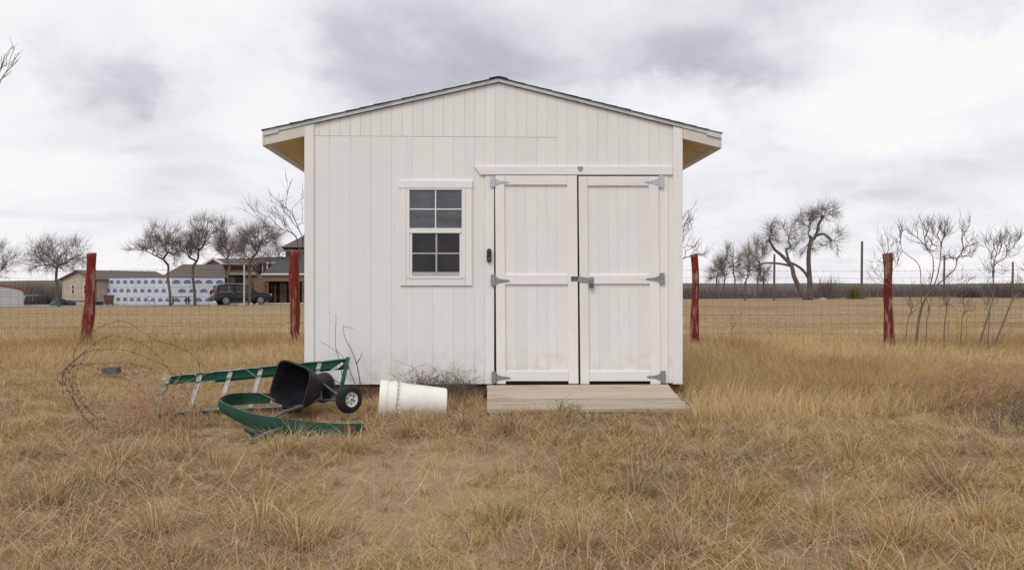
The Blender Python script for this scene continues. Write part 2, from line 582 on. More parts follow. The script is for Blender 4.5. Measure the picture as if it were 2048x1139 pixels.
# pale gravel drive in front of the far house
M['gravel'] = mat('pale_gravel', (.36, .32, .28), (.27, .24, .20), 1, 4, c3=(.42, .39, .35), s3=20)
def sheet(name, x0, x1, y0, y1, off, m, nxx=24, nyy=6):
    mb = MB()
    xs, ys = np.linspace(x0, x1, nxx), np.linspace(y0, y1, nyy)
    vs = [(x, y, gzf(x, y) + off) for y in ys for x in xs]
    mb.add(vs, [(j * nxx + i, j * nxx + i + 1, (j + 1) * nxx + i + 1, (j + 1) * nxx + i) for j in range(nyy - 1) for i in range(nxx - 1)])
    return mb.build(name, m, fix=False)
tag(sheet('driveway', -62, -14, 73.5, 82, .02, M['gravel'], 40, 14), 'pale gravel driveway in front of the far house', 'driveway', kind='structure')

# ------------------------------------------------------------------ shed
TH = math.atan((CX - 960) / F)
SD = 8.0
SX0 = (989 - CX) / F * SD
eX = Vector((math.cos(TH), math.sin(TH), 0))
eY = Vector((-math.sin(TH), math.cos(TH), 0))
SO = Vector((SX0, SD, 0))
def S(px, py, v=0.0):
    a, bb = (px - CX) / F, (py - CY) / F
    tt = (v - ((0 - SX0) * eY.x + (0 - SD) * eY.y)) / (a * eY.x + eY.y)
    w = Vector((a * tt - SX0, tt - SD, 0))
    return (w.dot(eX), HC - bb * tt)
def rect(x0, y0, x1, y1, v=0.0):
    a, bb, c, d = S(x0, y1, v), S(x1, y1, v), S(x1, y0, v), S(x0, y0, v)
    return [a, bb, c, d]
shed = thing('storage_shed', 'white wooden storage shed with double doors and low gable roof', 'shed', SO, TH)
DEPTH = 3.05
UL, UR = S(610, 500)[0], S(1365, 500)[0]
VF = -.03                                   # front edge of the roof
ap = S(997, 154, VF)
el = S(523, 259.5, VF)
er = S(1445, 265.5, VF)
slL = (ap[1] - el[1]) / (ap[0] - el[0])
slR = (ap[1] - er[1]) / (er[0] - ap[0])
def rz(u):
    return ap[1] - (slL * (ap[0] - u) if u < ap[0] else slR * (u - ap[0]))
ROOFT = .052                                # shingle + drip edge depth below the roof line
zb = S(800, 768)[1]                         # bottom of siding
backing_pts = [(UL + .01, zb + .004), (UR - .01, zb + .004), (UR - .01, rz(UR) - .06), (ap[0], ap[1] - .06), (UL + .01, rz(UL) - .06)]
# front sheathing, uncut at the window; pane colour stands for the unlit room
MB().poly(backing_pts, .0036, .045).build('wall_sheathing', M['paint'], shed)

def board(pts, v0=0.0, v1=.0032, m='paint', name='siding_board', ch=.0015, parent=None):
    return MB().poly(pts, v0, v1, ch).build(name, M[m], parent or shed)
G2 = .0013                                  # half groove
zseam = S(800, 273.5)[1]
u_seamR = S(1114, 273)[0]
def uof(px):
    return S(px, 500)[0]
# gable boards on the left (10 cm face), above the seam
edges = [uof(628)] + [uof(638.3 + 20.75 * i) for i in range(0, 23)] + [u_seamR]
edges = sorted(e for e in edges if e <= u_seamR + 1e-6)
if edges[-1] - edges[-2] < .03:
    edges.pop(-2)
def topcut(a, c, z0, drop=ROOFT - .004):
    pts = [(a, z0), (c, z0), (c, rz(c) - drop)]
    if a < ap[0] < c:
        pts.append((ap[0], ap[1] - drop))
    pts.append((a, rz(a) - drop))
    return pts
for a, c in zip(edges[:-1], edges[1:]):
    board(topcut(a + G2, c - G2, zseam + .004), v0=-.001)
# wide boards below the seam, cut round window, header and door
win = (S(813, 500)[0], S(931, 500)[0], S(800, 556)[1], S(800, 377)[1])
door_l, door_r = uof(989), uof(1317)
zhead = S(1100, 336)[1]
lo = [uof(628)] + [uof(658.9 + 41.45 * i) for i in range(0, 8)] + [uof(969.5)]
for a, c in zip(lo[:-1], lo[1:]):
    a2, c2 = a + G2, c - G2
    ov = min(c2, win[1]) - max(a2, win[0])
    if ov > .01:
        if a2 < win[0] - .01:
            board([(a2, zb), (win[0], zb), (win[0], zseam - .005), (a2, zseam - .005)])
            a2 = win[0] + .0005
        if c2 > win[1] + .01:
            board([(win[1], zb), (c2, zb), (c2, zseam - .005), (win[1], zseam - .005)])
            c2 = win[1] - .0005
        board([(a2, zb), (c2, zb), (c2, win[2]), (a2, win[2])])
        board([(a2, win[3]), (c2, win[3]), (c2, zseam - .005), (a2, zseam - .005)])
    else:
        board([(a2, zb), (c2, zb), (c2, zseam - .005), (a2, zseam - .005)])
for a, c in ((uof(969.5), uof(990.8)), (uof(990.8), uof(1032)), (uof(1032), uof(1073.5)), (uof(1073.5), u_seamR)):
    board([(a + G2, zhead), (c - G2, zhead), (c - G2, zseam - .005), (a + G2, zseam - .005)])
# right hand panel, 10 cm face, from header to roof
er_ = [u_seamR + .001] + [uof(1134 + 20.45 * i) for i in range(0, 11)]
er_ = [e for e in er_ if e < uof(1343)] + [uof(1345)]
for a, c in zip(er_[:-1], er_[1:]):
    if c - a > .02:
        board(topcut(a + G2, c - G2, zhead))
for x0, x1 in ((1317.5, 1336), (1336.5, 1347)):
    board([(uof(x0) + .001, zb), (uof(x1) - .001, zb), (uof(x1) - .001, zhead), (uof(x0) + .001, zhead)], v0=-.008 if x0 < 1330 else -.001,
          m='trim' if x0 < 1330 else 'paint', name='door_jamb' if x0 < 1330 else 'siding_board')
board([(uof(970), zb), (uof(988.2), zb), (uof(988.2), S(970, 351)[1]), (uof(970), S(970, 351)[1])], v0=-.010, m='trim', name='door_jamb')
# corner boards
for x0, x1 in ((609.5, 628.5), (1345.5, 1364.5)):
    a, c = uof(x0), uof(x1)
    board(topcut(a, c, zb - .01, ROOFT - .002), v0=-.019, m='trim', name='corner_board', ch=.003)
# side and back walls
def side_wall(u0, u1):
    z1 = min(rz(u0), rz(u1)) - .07
    mb = MB()
    mb.box((u0, .046, zb), (u1, DEPTH, z1))
    w = mb.build('side_wall', M['paint'], shed)
    n = 15
    for i in range(n):
        v0 = .05 + (DEPTH - .05) * i / n
        v1 = .05 + (DEPTH - .05) * (i + 1) / n - .006
        ou = u0 if u0 < 0 else u1
        d = -.008 if u0 < 0 else .008
        m2 = MB()
        m2.box((min(ou, ou + d), v0, zb - .005), (max(ou, ou + d), v1, z1 - .002))
        m2.build('siding_board', M['paint'], w)
side_wall(UL + .004, UL + .05)
side_wall(UR - .05, UR - .004)
MB().poly(backing_pts, DEPTH + .001, DEPTH + .04).build('back_wall', M['paint'], shed)
# rim joist and skids
mb = MB()
mb.box((UL + .02, .035, .035), (UR - .02, .075, zb + .002))
mb.build('rim_joist', M['rim'], shed)
for u in (-1.5, -.5, .5, 1.5):
    mb = MB()
    mb.box((u - .05, .08, -.06), (u + .05, DEPTH - .02, zb - .03))
    mb.build('skid', M['rim'], shed)
mb = MB()
mb.box((UL + .06, .076, zb - .028), (UR - .06, DEPTH - .02, zb - .002))
mb.build('floor_deck', M['rim'], shed)

# nail heads under the seam
for i in range(12):
    c = (uof(658.9 + 41.45 * i) if i < 11 else uof(1110), zseam - .018)
    MB().lathe([(0, .0045), (.001, .004)], (c[0] + .006, -.0002, c[1]), (0, -1, 0), 6).build('nail_head', M['galv'], shed)
for i in range(16):
    u = uof(640 + 31 * i + random.uniform(-6, 6))
    MB().lathe([(0, .0038), (.001, .003)], (u, -.0012, zseam + .035 + random.uniform(-.006, .006)), (0, -1, 0), 6).build('nail_head', M['galvpaint'], shed)

# ---- roof
roof = bpy.data.objects.new('roof', None)
link(roof, shed)
roof.empty_display_size = .1
def slope_pt(u, off):
    """point on the roof line at u, shifted down by off perpendicular-ish (vertical)"""
    return (u, rz(u) - off)
VB = DEPTH + .06
for side, tip in (('l', el), ('r', er)):
    # deck under the shingles
    a, c = (tip[0] + (.012 if side == 'l' else -.012)), ap[0]
    pts = [slope_pt(a, .012), slope_pt(c, .012), slope_pt(c, .034), slope_pt(a, .034)]
    MB().poly(pts, VF + .012, VB).build('roof_deck', M['soffit'], roof)
    # drip edge metal along the rake, set on the face of the deck
    pts = [slope_pt(a, .010), slope_pt(c, .010), slope_pt(c, .046), slope_pt(a, .046)]
    MB().poly(pts, VF, VF + .010, .002).build('drip_edge', M['drip'], roof)
    w = .145
    b0, b1 = (a, a + w) if side == 'l' else (a - w, a)
    pts = [slope_pt(b0, .0095), slope_pt(b1, .0095), slope_pt(b1, .060), slope_pt(b0, .060)]
    MB().poly(pts, VF - .004, VF - .0008, .001).build('drip_edge', M['drip'], roof)
    # shingle courses: each lifted a little on the one below
    n = 17
    for i in range(n):
        f0, f1 = i / n, (i + 1.25) / n
        u0 = tip[0] + (ap[0] - tip[0]) * f0
        u1 = tip[0] + (ap[0] - tip[0]) * min(1, f1)
        th = .0045 + .003 * random.random()
        jit = VF - .012 - .010 * random.random()
        dz0 = .0095
        pts = [(u0, rz(u0) - dz0 + .0005), (u1, rz(u1) - dz0 + .001), (u1, rz(u1) - dz0 + .004), (u0, rz(u0) - dz0 + th + .0035)]
        MB().poly(pts, jit, VB + .02).build('shingle_course', M['shingle'], roof)
    # eave end board, soffit and fascia
    uw = UL if side == 'l' else UR
    e = a + (.012 if side == 'l' else -.012)
    lo_, hi_ = (e, uw - .001) if side == 'l' else (uw + .001, e)
    pts = [slope_pt(lo_, .047), slope_pt(hi_, .047), slope_pt(hi_, .150), slope_pt(lo_, .150)]
    MB().poly(pts, -.019, .018, .002).build('eave_end_board', M['cream'], roof)
    pts = [slope_pt(lo_, .122), slope_pt(hi_, .122), slope_pt(hi_, .134), slope_pt(lo_, .134)]
    MB().poly(pts, .0185, DEPTH).build('soffit', M['soffit'], roof)
    f0, f1 = (e - .020, e - .001) if side == 'l' else (e + .001, e + .020)
    um = (f0 + f1) / 2
    pts = [slope_pt(f0, .040), slope_pt(f1, .040), slope_pt(f1, .152), slope_pt(f0, .152)]
    MB().poly(pts, -.0185, DEPTH + .02, .001).build('fascia_board', M['cream'], roof)
    bb0, bb1 = (e, e + .035) if side == 'l' else (e - .035, e)
    pts = [slope_pt(bb0, .1345), slope_pt(bb1, .1345), slope_pt(bb1, .150), slope_pt(bb0, .150)]
    MB().poly(pts, .019, DEPTH).build('fascia_backer', M['cream'], roof)
mb = MB()
pts = [(ap[0] - .09, rz(ap[0] - .09) + .004), (ap[0], ap[1] - .002), (ap[0] + .09, rz(ap[0] + .09) + .004), (ap[0] + .09, rz(ap[0] + .09) + .009), (ap[0], ap[1] + .006), (ap[0] - .09, rz(ap[0] - .09) + .009)]
mb.add([(p[0], VF - .02, p[1]) for p in pts] + [(p[0], VB + .02, p[1]) for p in pts],
       [(0, 1, 4, 5), (1, 2, 3, 4), (6, 11, 10, 7), (7, 10, 9, 8), (5, 4, 10, 11), (4, 3, 9, 10), (1, 0, 6, 7), (2, 1, 7, 8), (0, 5, 11, 6), (3, 2, 8, 9)])
mb.build('ridge_cap', M['shingle'], roof)

# ---- window
window = bpy.data.objects.new('window', None)
link(window, shed)
window.empty_display_size = .1
def wpart(name, x0, y0, x1, y1, v0, v1, m, ch=.0015, parent=window):
    if v1 > .004:
        v0, v1 = v0 - .0080, v1 - .0080
    return MB().poly(rect(x0, y0, x1, y1), v0, v1, ch).build(name, M[m], parent)
wpart('trim_header', 799, 361, 945, 376.6, -.022, -.0015, 'trimh', .003)
wpart('trim_side', 801, 376.9, 813.2, 571, -.018, -.0015, 'trim', .003)
wpart('trim_side', 930.8, 376.9, 944, 571, -.018, -.0015, 'trim', .003)
wpart('trim_bottom', 813.5, 557, 930.5, 571, -.0175, -.0015, 'trimh', .003)
# vinyl frame
wpart('frame_side', 813.4, 377.2, 819.2, 556.6, -.012, .0108, 'vinyl')
wpart('frame_side', 924.0, 377.2, 930.6, 556.6, -.012, .0108, 'vinyl')
wpart('frame_top', 819.4, 377.2, 923.8, 379.8, -.012, .0108, 'vinyl')
wpart('sill', 819.4, 552.2, 923.8, 556.6, -.014, .0108, 'vinyl')
wpart('meeting_rail', 819.4, 456.2, 923.8, 466.0, -.011, .0108, 'vinyl')
for i, (x0, x1) in enumerate(((820.0, 870.0), (872.6, 922.6))):
    for (y0, y1) in ((380.0, 417.0), (419.6, 456.0)):
        wpart('pane', x0, y0, x1, y1, .004, .0107, 'glass_up', 0)
wpart('muntin', 870.1, 379.9, 872.5, 456.1, -.004, .0106, 'vinyl', .001)
wpart('muntin', 819.5, 417.1, 870.0, 419.5, -.0035, .0106, 'vinyl', .001)
wpart('muntin', 872.6, 417.1, 923.7, 419.5, -.0035, .0106, 'vinyl', .001)
wpart('sash_side', 819.3, 466.1, 824.4, 552.1, -.004, .0106, 'vinyl')
wpart('sash_side', 919.2, 466.1, 923.9, 552.1, -.004, .0106, 'vinyl')
for x0, x1 in ((824.6, 871.2), (874.6, 919.0)):
    for (y0, y1) in ((467.0, 505.0), (508.0, 543.5)):
        wpart('pane', x0, y0, x1, y1, .006, .0107, 'glass_lo', 0)
wpart('muntin', 871.3, 466.2, 874.5, 543.7, .0008, .0106, 'screenbar', .001)
wpart('muntin', 824.5, 505.1, 871.2, 507.9, .0012, .0106, 'screenbar', .001)
wpart('muntin', 874.6, 505.1, 919.1, 507.9, .0012, .0106, 'screenbar', .001)
wpart('sash_rail', 824.5, 543.8, 919.1, 552.1, -.002, .0106, 'screenbar')
for x in (846, 899):
    wpart('sash_latch', x - 2.3, 547.5, x + 2.3, 551.0, -.008, -.0022, 'bell', 0)

# ---- door header and a bare metal bracket on it
hp = [S(960.5, 350)[0:2], S(1344.5, 350), S(1344.5, 333), S(949, 333)]
MB().poly(hp, -.024, -.0015, .003).build('door_header', M['trimh'], shed)
mb = MB().poly([S(1155, 333.5), S(1165, 333.5), S(1164.5, 340), S(1160, 343.5), S(1156, 341)][::-1], -.030, -.0245, .001)
mb.build('header_bracket', M['galv'], shed)

# ---- doors
mb = MB().poly(rect(987, 349, 1318, 768), .0026, .0034)  # dark sheet that paints in the shade behind the door gaps
mb.build('door_gap_shade', M['dark'], shed)
def door(xl, xs1, xs2, xr, ytop, yrail, ymid0, ymid1, ybot0, ybot1, yb, skew, grooves, name='door'):
    d = bpy.data.objects.new(name, None)
    link(d, shed)
    d.empty_display_size = .1
    def q(x0, y0, x1, y1):
        # slight sag of the whole leaf
        def sk(x, y):
            return S(x + skew * (y - 351) / 417.0, y)
        return [sk(x0, y1), sk(x1, y1), sk(x1, y0), sk(x0, y0)]
    gs = [xs1 - 6] + grooves + [xs2 + 6]
    for a, c in zip(gs[:-1], gs[1:]):
        MB().poly(q(a + .24, ytop + 3, c - .24, ybot1 - 3), -.0062, -.0036, .001).build('panel_board', M['paint'], d)
    MB().poly(q(xs1 - 6, ytop + 3.5, xs2 + 6, ybot1 - 3.5), -.0032, .0020).build('panel_back', M['paint'], d)
    MB().poly(q(xl, ytop, xs1, yb), -.026, -.0065, .003).build('stile', M['trim'], d)
    MB().poly(q(xs2, ytop, xr, yb), -.026, -.0065, .003).build('stile', M['trim'], d)
    for y0, y1 in ((ytop, yrail), (ymid0, ymid1), (ybot0, ybot1)):
        MB().poly(q(xs1 + .25, y0, xs2 - .25, y1), -.0255, -.0065, .003).build('rail', M['trimh'], d)
    return d
dl = door(990.0, 1008.6, 1133.8, 1153.4, 351.6, 370.2, 548.8, 568.4, 741, 761.2, 766.6, 3.0, [1030, 1051, 1071.8, 1092.7, 1112])
dr = door(1156.6, 1174.2, 1296.2, 1316.2, 353.0, 372.0, 549.0, 567.5, 741, 761.2, 767.4, 4.0, [1195, 1215.6, 1235, 1256, 1275.5])
def hinge(par, xp, y0, y1, sgn, L, m, sk):
    """T hinge: plate on the jamb and tapered strap on the door"""
    h = bpy.data.objects.new('hinge', None)
    xp += sk
    x0, x1 = (xp - 9.5, xp - .6) if sgn > 0 else (xp + .6, xp + 9.5)
    MB().poly(rect(x0, y0, x1, y1), -.0295, -.0262, .0008).build('hinge_plate', M[m], par)
    ym = (y0 + y1) / 2 + 1
    hh = (y1 - y0) * .32
    pts = [S(xp + sgn * .6, ym + hh), S(xp + sgn * .35 * L, ym + hh * .55), S(xp + sgn * L, ym + 1.5), S(xp + sgn * L, ym - 1.5), S(xp + sgn * .35 * L, ym - hh * .5), S(xp + sgn * .6, ym - hh)]
    if sgn < 0:
        pts = pts[::-1]
    MB().poly(pts, -.0300, -.0263, .0008).build('hinge_strap', M[m], par)
    a, c = S(xp, y0 + 1.5), S(xp, y1 - 1.5)
    MB().tube([(a[0], -.032, a[1]), (c[0], -.032, c[1])], .0045, 8).build('hinge_barrel', M[m], par)
    for k in (.3, .55, .8):
        c = S(xp + sgn * L * k, ym)
        MB().lathe([(0, .0035), (.002, .002)], (c[0], -.0301, c[1]), (0, -1, 0), 6).build('hinge_screw', M['steel'], par)
    bpy.data.objects.remove(h)
for (y0, y1, m, k) in ((353, 374.5, 'galvpaint', 0), (548.5, 572, 'galv', 1.4), (742, 765, 'galv', 2.8)):
    hinge(dl, 989.8, y0, y1, 1, 28, m, k)
for (y0, y1, m, k) in ((351, 376, 'galvpaint', 0), (545.5, 568.5, 'galv', 1.9), (740.5, 763, 'galv', 3.8)):
    hinge(dr, 1316.6, y0, y1, -1, 28, m, k)
# hasp and padlock
hasp = bpy.data.objects.new('hasp', None)
link(hasp, dr)
MB().poly(rect(1141.5, 552.5, 1154.6, 562), -.0300, -.0262, .0008).build('hasp_leaf', M['steel'], dl)
hs = [S(1155.2, 563.5), S(1186, 566.5), S(1186, 556.5), S(1155.2, 552.5)]
MB().poly(hs, -.0335, -.0305, .0008).build('hasp_strap', M['galv'], dr)
MB().poly(rect(1178, 553.5, 1187, 569), -.0300, -.0262, .0008).build('hasp_plate', M['galv'], dr)
bpy.data.objects.remove(hasp)
c = S(1181.5, 561)
mb = MB()
mb.tube([(c[0] + .014 * math.cos(a), -.040, c[1] - .006 + .016 * math.sin(a)) for a in np.linspace(0, math.pi, 9)] , .003, 6)
pad = thing('padlock', 'small steel padlock hanging from the hasp on the doors', 'padlock', (0, 0, 0))
pad.location = SO
pad.rotation_euler = (0, 0, TH)
mb.build('shackle', M['galv'], pad, True)
MB().poly(rect(1177.5, 567.5, 1186, 575.5), -.049, -.034, .002).build('lock_body', M['steel'], pad)
# doorbell camera
bell = thing('doorbell_camera', 'slim black doorbell camera fixed on the wall left of the doors', 'doorbell', SO, TH)
def capsule(x0, y0, x1, y1, n=8):
    a, c = S(x0, y1), S(x1, y0)
    r = (c[0] - a[0]) / 2
    cx = (a[0] + c[0]) / 2
    pts = [(cx + r * math.cos(w), c[1] - r + r * math.sin(w)) for w in np.linspace(0, math.pi, n)]
    pts += [(cx + r * math.cos(w), a[1] + r + r * math.sin(w)) for w in np.linspace(math.pi, 2 * math.pi, n)]
    return pts
MB().poly(capsule(973.6, 497, 982.6, 524.5), -.042, -.0105, .004).build('housing', M['bell'], bell)
c = S(978.1, 502.5)
MB().lathe([(0, .013), (.002, .012), (.004, .006)], (c[0], -.0422, c[1]), (0, -1, 0), 16).build('lens', M['lens'], bell)
c = S(978.1, 518)
MB().lathe([(0, .012), (.0025, .011), (.003, .0095)], (c[0], -.0422, c[1]), (0, -1, 0), 16).build('button', M['steel'], bell)

# ---- ramp
ramp_o = thing('ramp', 'weathered plank ramp in front of the shed doors', 'ramp', SO, TH)
ul, ur = S(974, 768, -.05)[0], S(1336, 768, -.05)[0]
ztop, zbot, run = S(1100, 769, -.03)[1], .030, .86
npl = 7
for i in range(npl):
    f0, f1 = i / npl, (i + 1) / npl
    v0, v1 = -.035 - run * f0 - .011, -.035 - run * f1 + .011
    z0, z1 = ztop + (zbot - ztop) * f0, ztop + (zbot - ztop) * f1
    j0, j1, jz = random.uniform(-.006, .006), random.uniform(-.008, .008), random.uniform(-.003, .003)
    th = .034
    mb = MB()
    a0, a1 = ul + j0, ur + j1
    ch = .007
    dz = (z0 - z1) / (v0 - v1) * 1.0
    prof = [(v0, z0 - th), (v1, z1 - th), (v1, z1 - ch), (v1 + ch, z1), (v0 - ch, z0), (v0, z0 - ch)]
    mb.add([(a0, v, z + jz) for v, z in prof] + [(a1, v, z + jz) for v, z in prof],
           [(0, 1, 2, 3, 4, 5), (11, 10, 9, 8, 7, 6)] + [(k, 6 + k, 6 + (k + 1) % 6, (k + 1) % 6) for k in range(6)])
    pl = mb.build('plank', M['deck'], ramp_o)
    for u in (a0 + .08, (a0 + a1) / 2 + .02, a1 - .22):
        for kf in (.3, .7):
            v, z = v0 + (v1 - v0) * kf, z0 + (z1 - z0) * kf + jz
            MB().lathe([(0, .0048), (.0012, .004)], (u + random.uniform(-.01, .01), v, z - .0004), (0, 0, 1), 6).build('nail_head', M['steel'], pl)
for u in (ul + .06, (ul + ur) / 2, ur - .08):
    mb = MB()
    mb.add([(u - .02, -.04, -.05), (u + .02, -.04, -.05), (u + .02, -.04, ztop - .037), (u - .02, -.04, ztop - .037),
            (u - .02, -.035 - run + .02, -.05), (u + .02, -.035 - run + .02, -.05), (u + .02, -.035 - run + .02, zbot - .037), (u - .02, -.035 - run + .02, zbot - .037)],
           [(0, 1, 2, 3), (4, 5, 6, 7), (0, 1, 5, 4), (3, 2, 6, 7), (0, 3, 7, 4), (1, 2, 6, 5)])
    mb.build('stringer', M['rim'], ramp_o)
# ------------------------------------------------------------------ wire fence behind the shed
FY = 14.0
fence = thing('wire_fence', 'wire mesh fence on red wooden posts behind the shed', 'fence', (0, FY, 0))
def fence_post(px_top, px_bot, py_top, r, seed):
    rr = random.Random(seed)
    x1, x0 = (px_top - CX) / F * FY, (px_bot - CX) / F * FY
    z1 = HC - (py_top - CY) / F * FY
    z0 = gzf(x0, FY) - .15
    nz, ns = 22, 14
    vs, fs = [], []
    ph = [rr.uniform(0, 6.28) for _ in range(6)]
    for i in range(nz + 1):
        f = i / nz
        z = z0 + (z1 - z0) * f
        cx = x0 + (x1 - x0) * f + .022 * math.sin(3.1 * f + ph[0]) + .008 * math.sin(9 * f + ph[1])
        cy = .016 * math.sin(4 * f + ph[2])
        rad = r * (1.04 - .10 * f + .09 * math.sin(7 * f + ph[3]) + .05 * math.sin(17 * f + ph[4]))
        for k in range(ns):
            w = 2 * math.pi * k / ns
            q = rad * (1 + .07 * math.sin(3 * w + ph[5] + 2 * f) + .05 * math.sin(5 * w + 3 * f + ph[1]) + rr.uniform(-.03, .03))
            tilt = .02 * math.cos(w + ph[2]) if i == nz else 0
            vs.append((cx + q * math.cos(w), cy + q * math.sin(w), z + tilt))
    for i in range(nz):
        for k in range(ns):
            k2 = (k + 1) % ns
            fs.append((i * ns + k, i * ns + k2, (i + 1) * ns + k2, (i + 1) * ns + k))
    fs.append(tuple(range(nz * ns, (nz + 1) * ns)))
    return MB().add(vs, fs).build('post', M['red'], fence, True)
for i, a in enumerate(((180, 172, 507, .084), (589, 587, 501, .080), (1387, 1389, 508, .064), (1773, 1777, 507, .074), (-235, -232, 506, .085), (2170, 2168, 509, .08))):
    fence_post(*a, 20 + i)
mb = MB()
fx0, fx1 = -11.5, 11.5
zt = HC - (555 - CY) / F * FY
hz = [0, .10, .21, .33, .46, .60, .75, .90, 1.06, zt]
def fzb(x):
    return gzf(x, FY)
xs = np.arange(fx0, fx1, .152)
rw = random.Random(5)
def sag(x, k):
    return .010 * math.sin(x * 1.3 + k) + .006 * math.sin(x * 4.1 + 2 * k)
for x in xs:
    j = rw.uniform(-.008, .008)
    pts = [(x + j + .008 * math.sin(z * 9 + x), -.10 + .006 * math.sin(x * 3 + z * 4), z) for z in (max(.02, fzb(x)), .35, .7, zt + sag(x, 9))]
    mb.tube(pts, .0016, 3, False)
for k, z in enumerate(hz):
    pts = [(x, -.10 + .006 * math.sin(x * 3 + z * 4), (z if z > .4 else z + .06) + sag(x, k)) for x in np.arange(fx0, fx1, .304)]
    mb.tube(pts, .0019, 3, False)
mb.build('wire_mesh', M['wire'], fence, fix=False)
for zb_, k in ((HC - (541 - CY) / F * FY, 1),):
    mb = MB()
    mb.tube([(x, -.095, zb_ + .012 * math.sin(x * .9)) for x in np.arange(fx0, fx1, .3)], .0019, 4, False)
    for x in np.arange(fx0, fx1, .125):
        z = zb_ + .012 * math.sin(x * .9)
        a = rw.uniform(0, 3)
        d = Vector((.3 * math.cos(a), .4 * math.cos(a), 1)).normalized() * .016
        c = Vector((x, -.095, z))
        mb.tube([c - d, c + d], .0022, 3)
    mb.build('barbed_strand', M['barb'], fence, fix=False)

# ------------------------------------------------------------------ stepladder on its side
lad = thing('stepladder', 'green fibreglass stepladder with white steps lying on its side', 'ladder', (0, 0, 0))
A, B = P(337, 752, 7.05), P(693, 717, 7.62)
dA, dB = Vector((-.085, -.05, -.31)), Vector((-.085, -.05, -.41))
ax = (B - A).normalized()
def rail(a, c, name, m_web, m_fl, h=.066, w=.034):
    """C channel: web with two flanges"""
    d = (c - a).normalized()
    side = Vector((0, 0, 1))
    side = (side - d * side.dot(d)).normalized()
    nrm = d.cross(side).normalized()       # towards the camera or away
    L = (c - a).length / 2
    mid = (a + c) / 2
    r = MB().obox(mid - side * h / 2, d * L, nrm * .002, side * h / 2).build(name, M[m_web], lad)
    MB().obox(mid + nrm * (w / 2 + .002) + side * .0028, d * (L + .001), nrm * (w / 2 + .004), side * .0025).build('rail_flange', M[m_fl], r)
    MB().obox(mid + nrm * (w / 2 + .0025) - side * (h + .0005), d * (L - .001), nrm * w / 2, side * .0025).build('rail_flange', M[m_web], r)
    return r
rail(A, B, 'rail', 'greenw', 'greenl')
rail(A + dA, B + dB, 'rail', 'greenw', 'greenw')
back = Vector((.02, .10, -.035))
rail(A + ax * .32 + back, B - ax * .02 + back, 'rear_rail', 'greenw', 'greenl', .06, .03)
rail(A + ax * .32 + back + dA * .95, B - ax * .02 + back + dB * .95, 'rear_rail', 'greenw', 'greenl', .06, .03)
L = (B - A).length
def on(pxx, f=None):
    f = (pxx - 337) / (693 - 337)
    return A.lerp(B, f), dA.lerp(dB, f)
for pxx in (399, 457, 517, 578, 637):
    p, d = on(pxx)
    MB().bar(p + d * .03 + Vector((0, -.012, 0)), p + d * .97 + Vector((0, -.012, 0)), .036, .020, (0, 1, .2)).build('step', M['alu'], lad)
p, d = on(338)
MB().bar(p + Vector((0, -.02, .01)), p + d * .8 + Vector((-.01, -.02, 0)), .06, .026, (.2, 1, 0)).build('foot_plate', M['greenl'], lad)
for k in (0, 1):
    p, d = on(688 - 6 * k)
    q, e = on(640 - 8 * k)
    MB().bar(p + d * .06 + Vector((0, -.03 - .01 * k, -.01 - .02 * k)), q + e * .45 + Vector((0, -.02, -.012 * k)), .024, .016, (0, 1, 0)).build('brace', M['alu'], lad)
p, d = on(694)
MB().bar(p + Vector((.005, .03, .012)), p + d * .98 + Vector((.005, .03, 0)), .12, .014, (1, 0, .1)).build('top_cap', M['greenw'], lad)

# ------------------------------------------------------------------ tipped broadcast spreader
spr = thing('broadcast_spreader', 'black tow-behind broadcast spreader tipped over against the ladder', 'spreader', (0, 0, 0))
hc = P(580, 769, 6.85)
dv = Vector((.46, .86, -.16)).normalized()               # from mouth to bottom
upv = Vector((.26, 0, 1))
upv = (upv - dv * upv.dot(dv)).normalized()
sdv = dv.cross(upv).normalized()
def ring(tt, a, bb, n=40, e=.42):
    r = []
    for k in range(n):
        w = 2 * math.pi * k / n
        c, s_ = math.cos(w), math.sin(w)
        r.append(hc + dv * tt + sdv * (a * math.copysign(abs(c) ** e, c)) + upv * (bb * math.copysign(abs(s_) ** e, s_)))
    return r
HS = .93
prof = [(-.004, .214, .186), (-.004, .226, .198), (.016, .228, .200), (.018, .212, .184), (.10, .200, .172), (.20, .165, .142), (.28, .110, .10), (.32, .075, .07)]
inn = [(.315, .06, .055), (.27, .10, .09), (.19, .155, .132), (.10, .192, .164), (.02, .204, .176), (-.004, .214, .186)]
rings = [ring(p[0], p[1] * HS * .94, p[2] * HS) for p in prof + inn]
nseg = 40
vs = [v for r in rings for v in r]
fs = []
for i in range(len(rings) - 1):
    for k in range(nseg):
        k2 = (k + 1) % nseg
        fs.append((i * nseg + k, i * nseg + k2, (i + 1) * nseg + k2, (i + 1) * nseg + k))
MB().add(vs, fs).build('hopper', M['hopper'], spr, 'auto')
wc = P(698, 798, 6.72)
wax = Vector((.72, -.69, .06)).normalized()
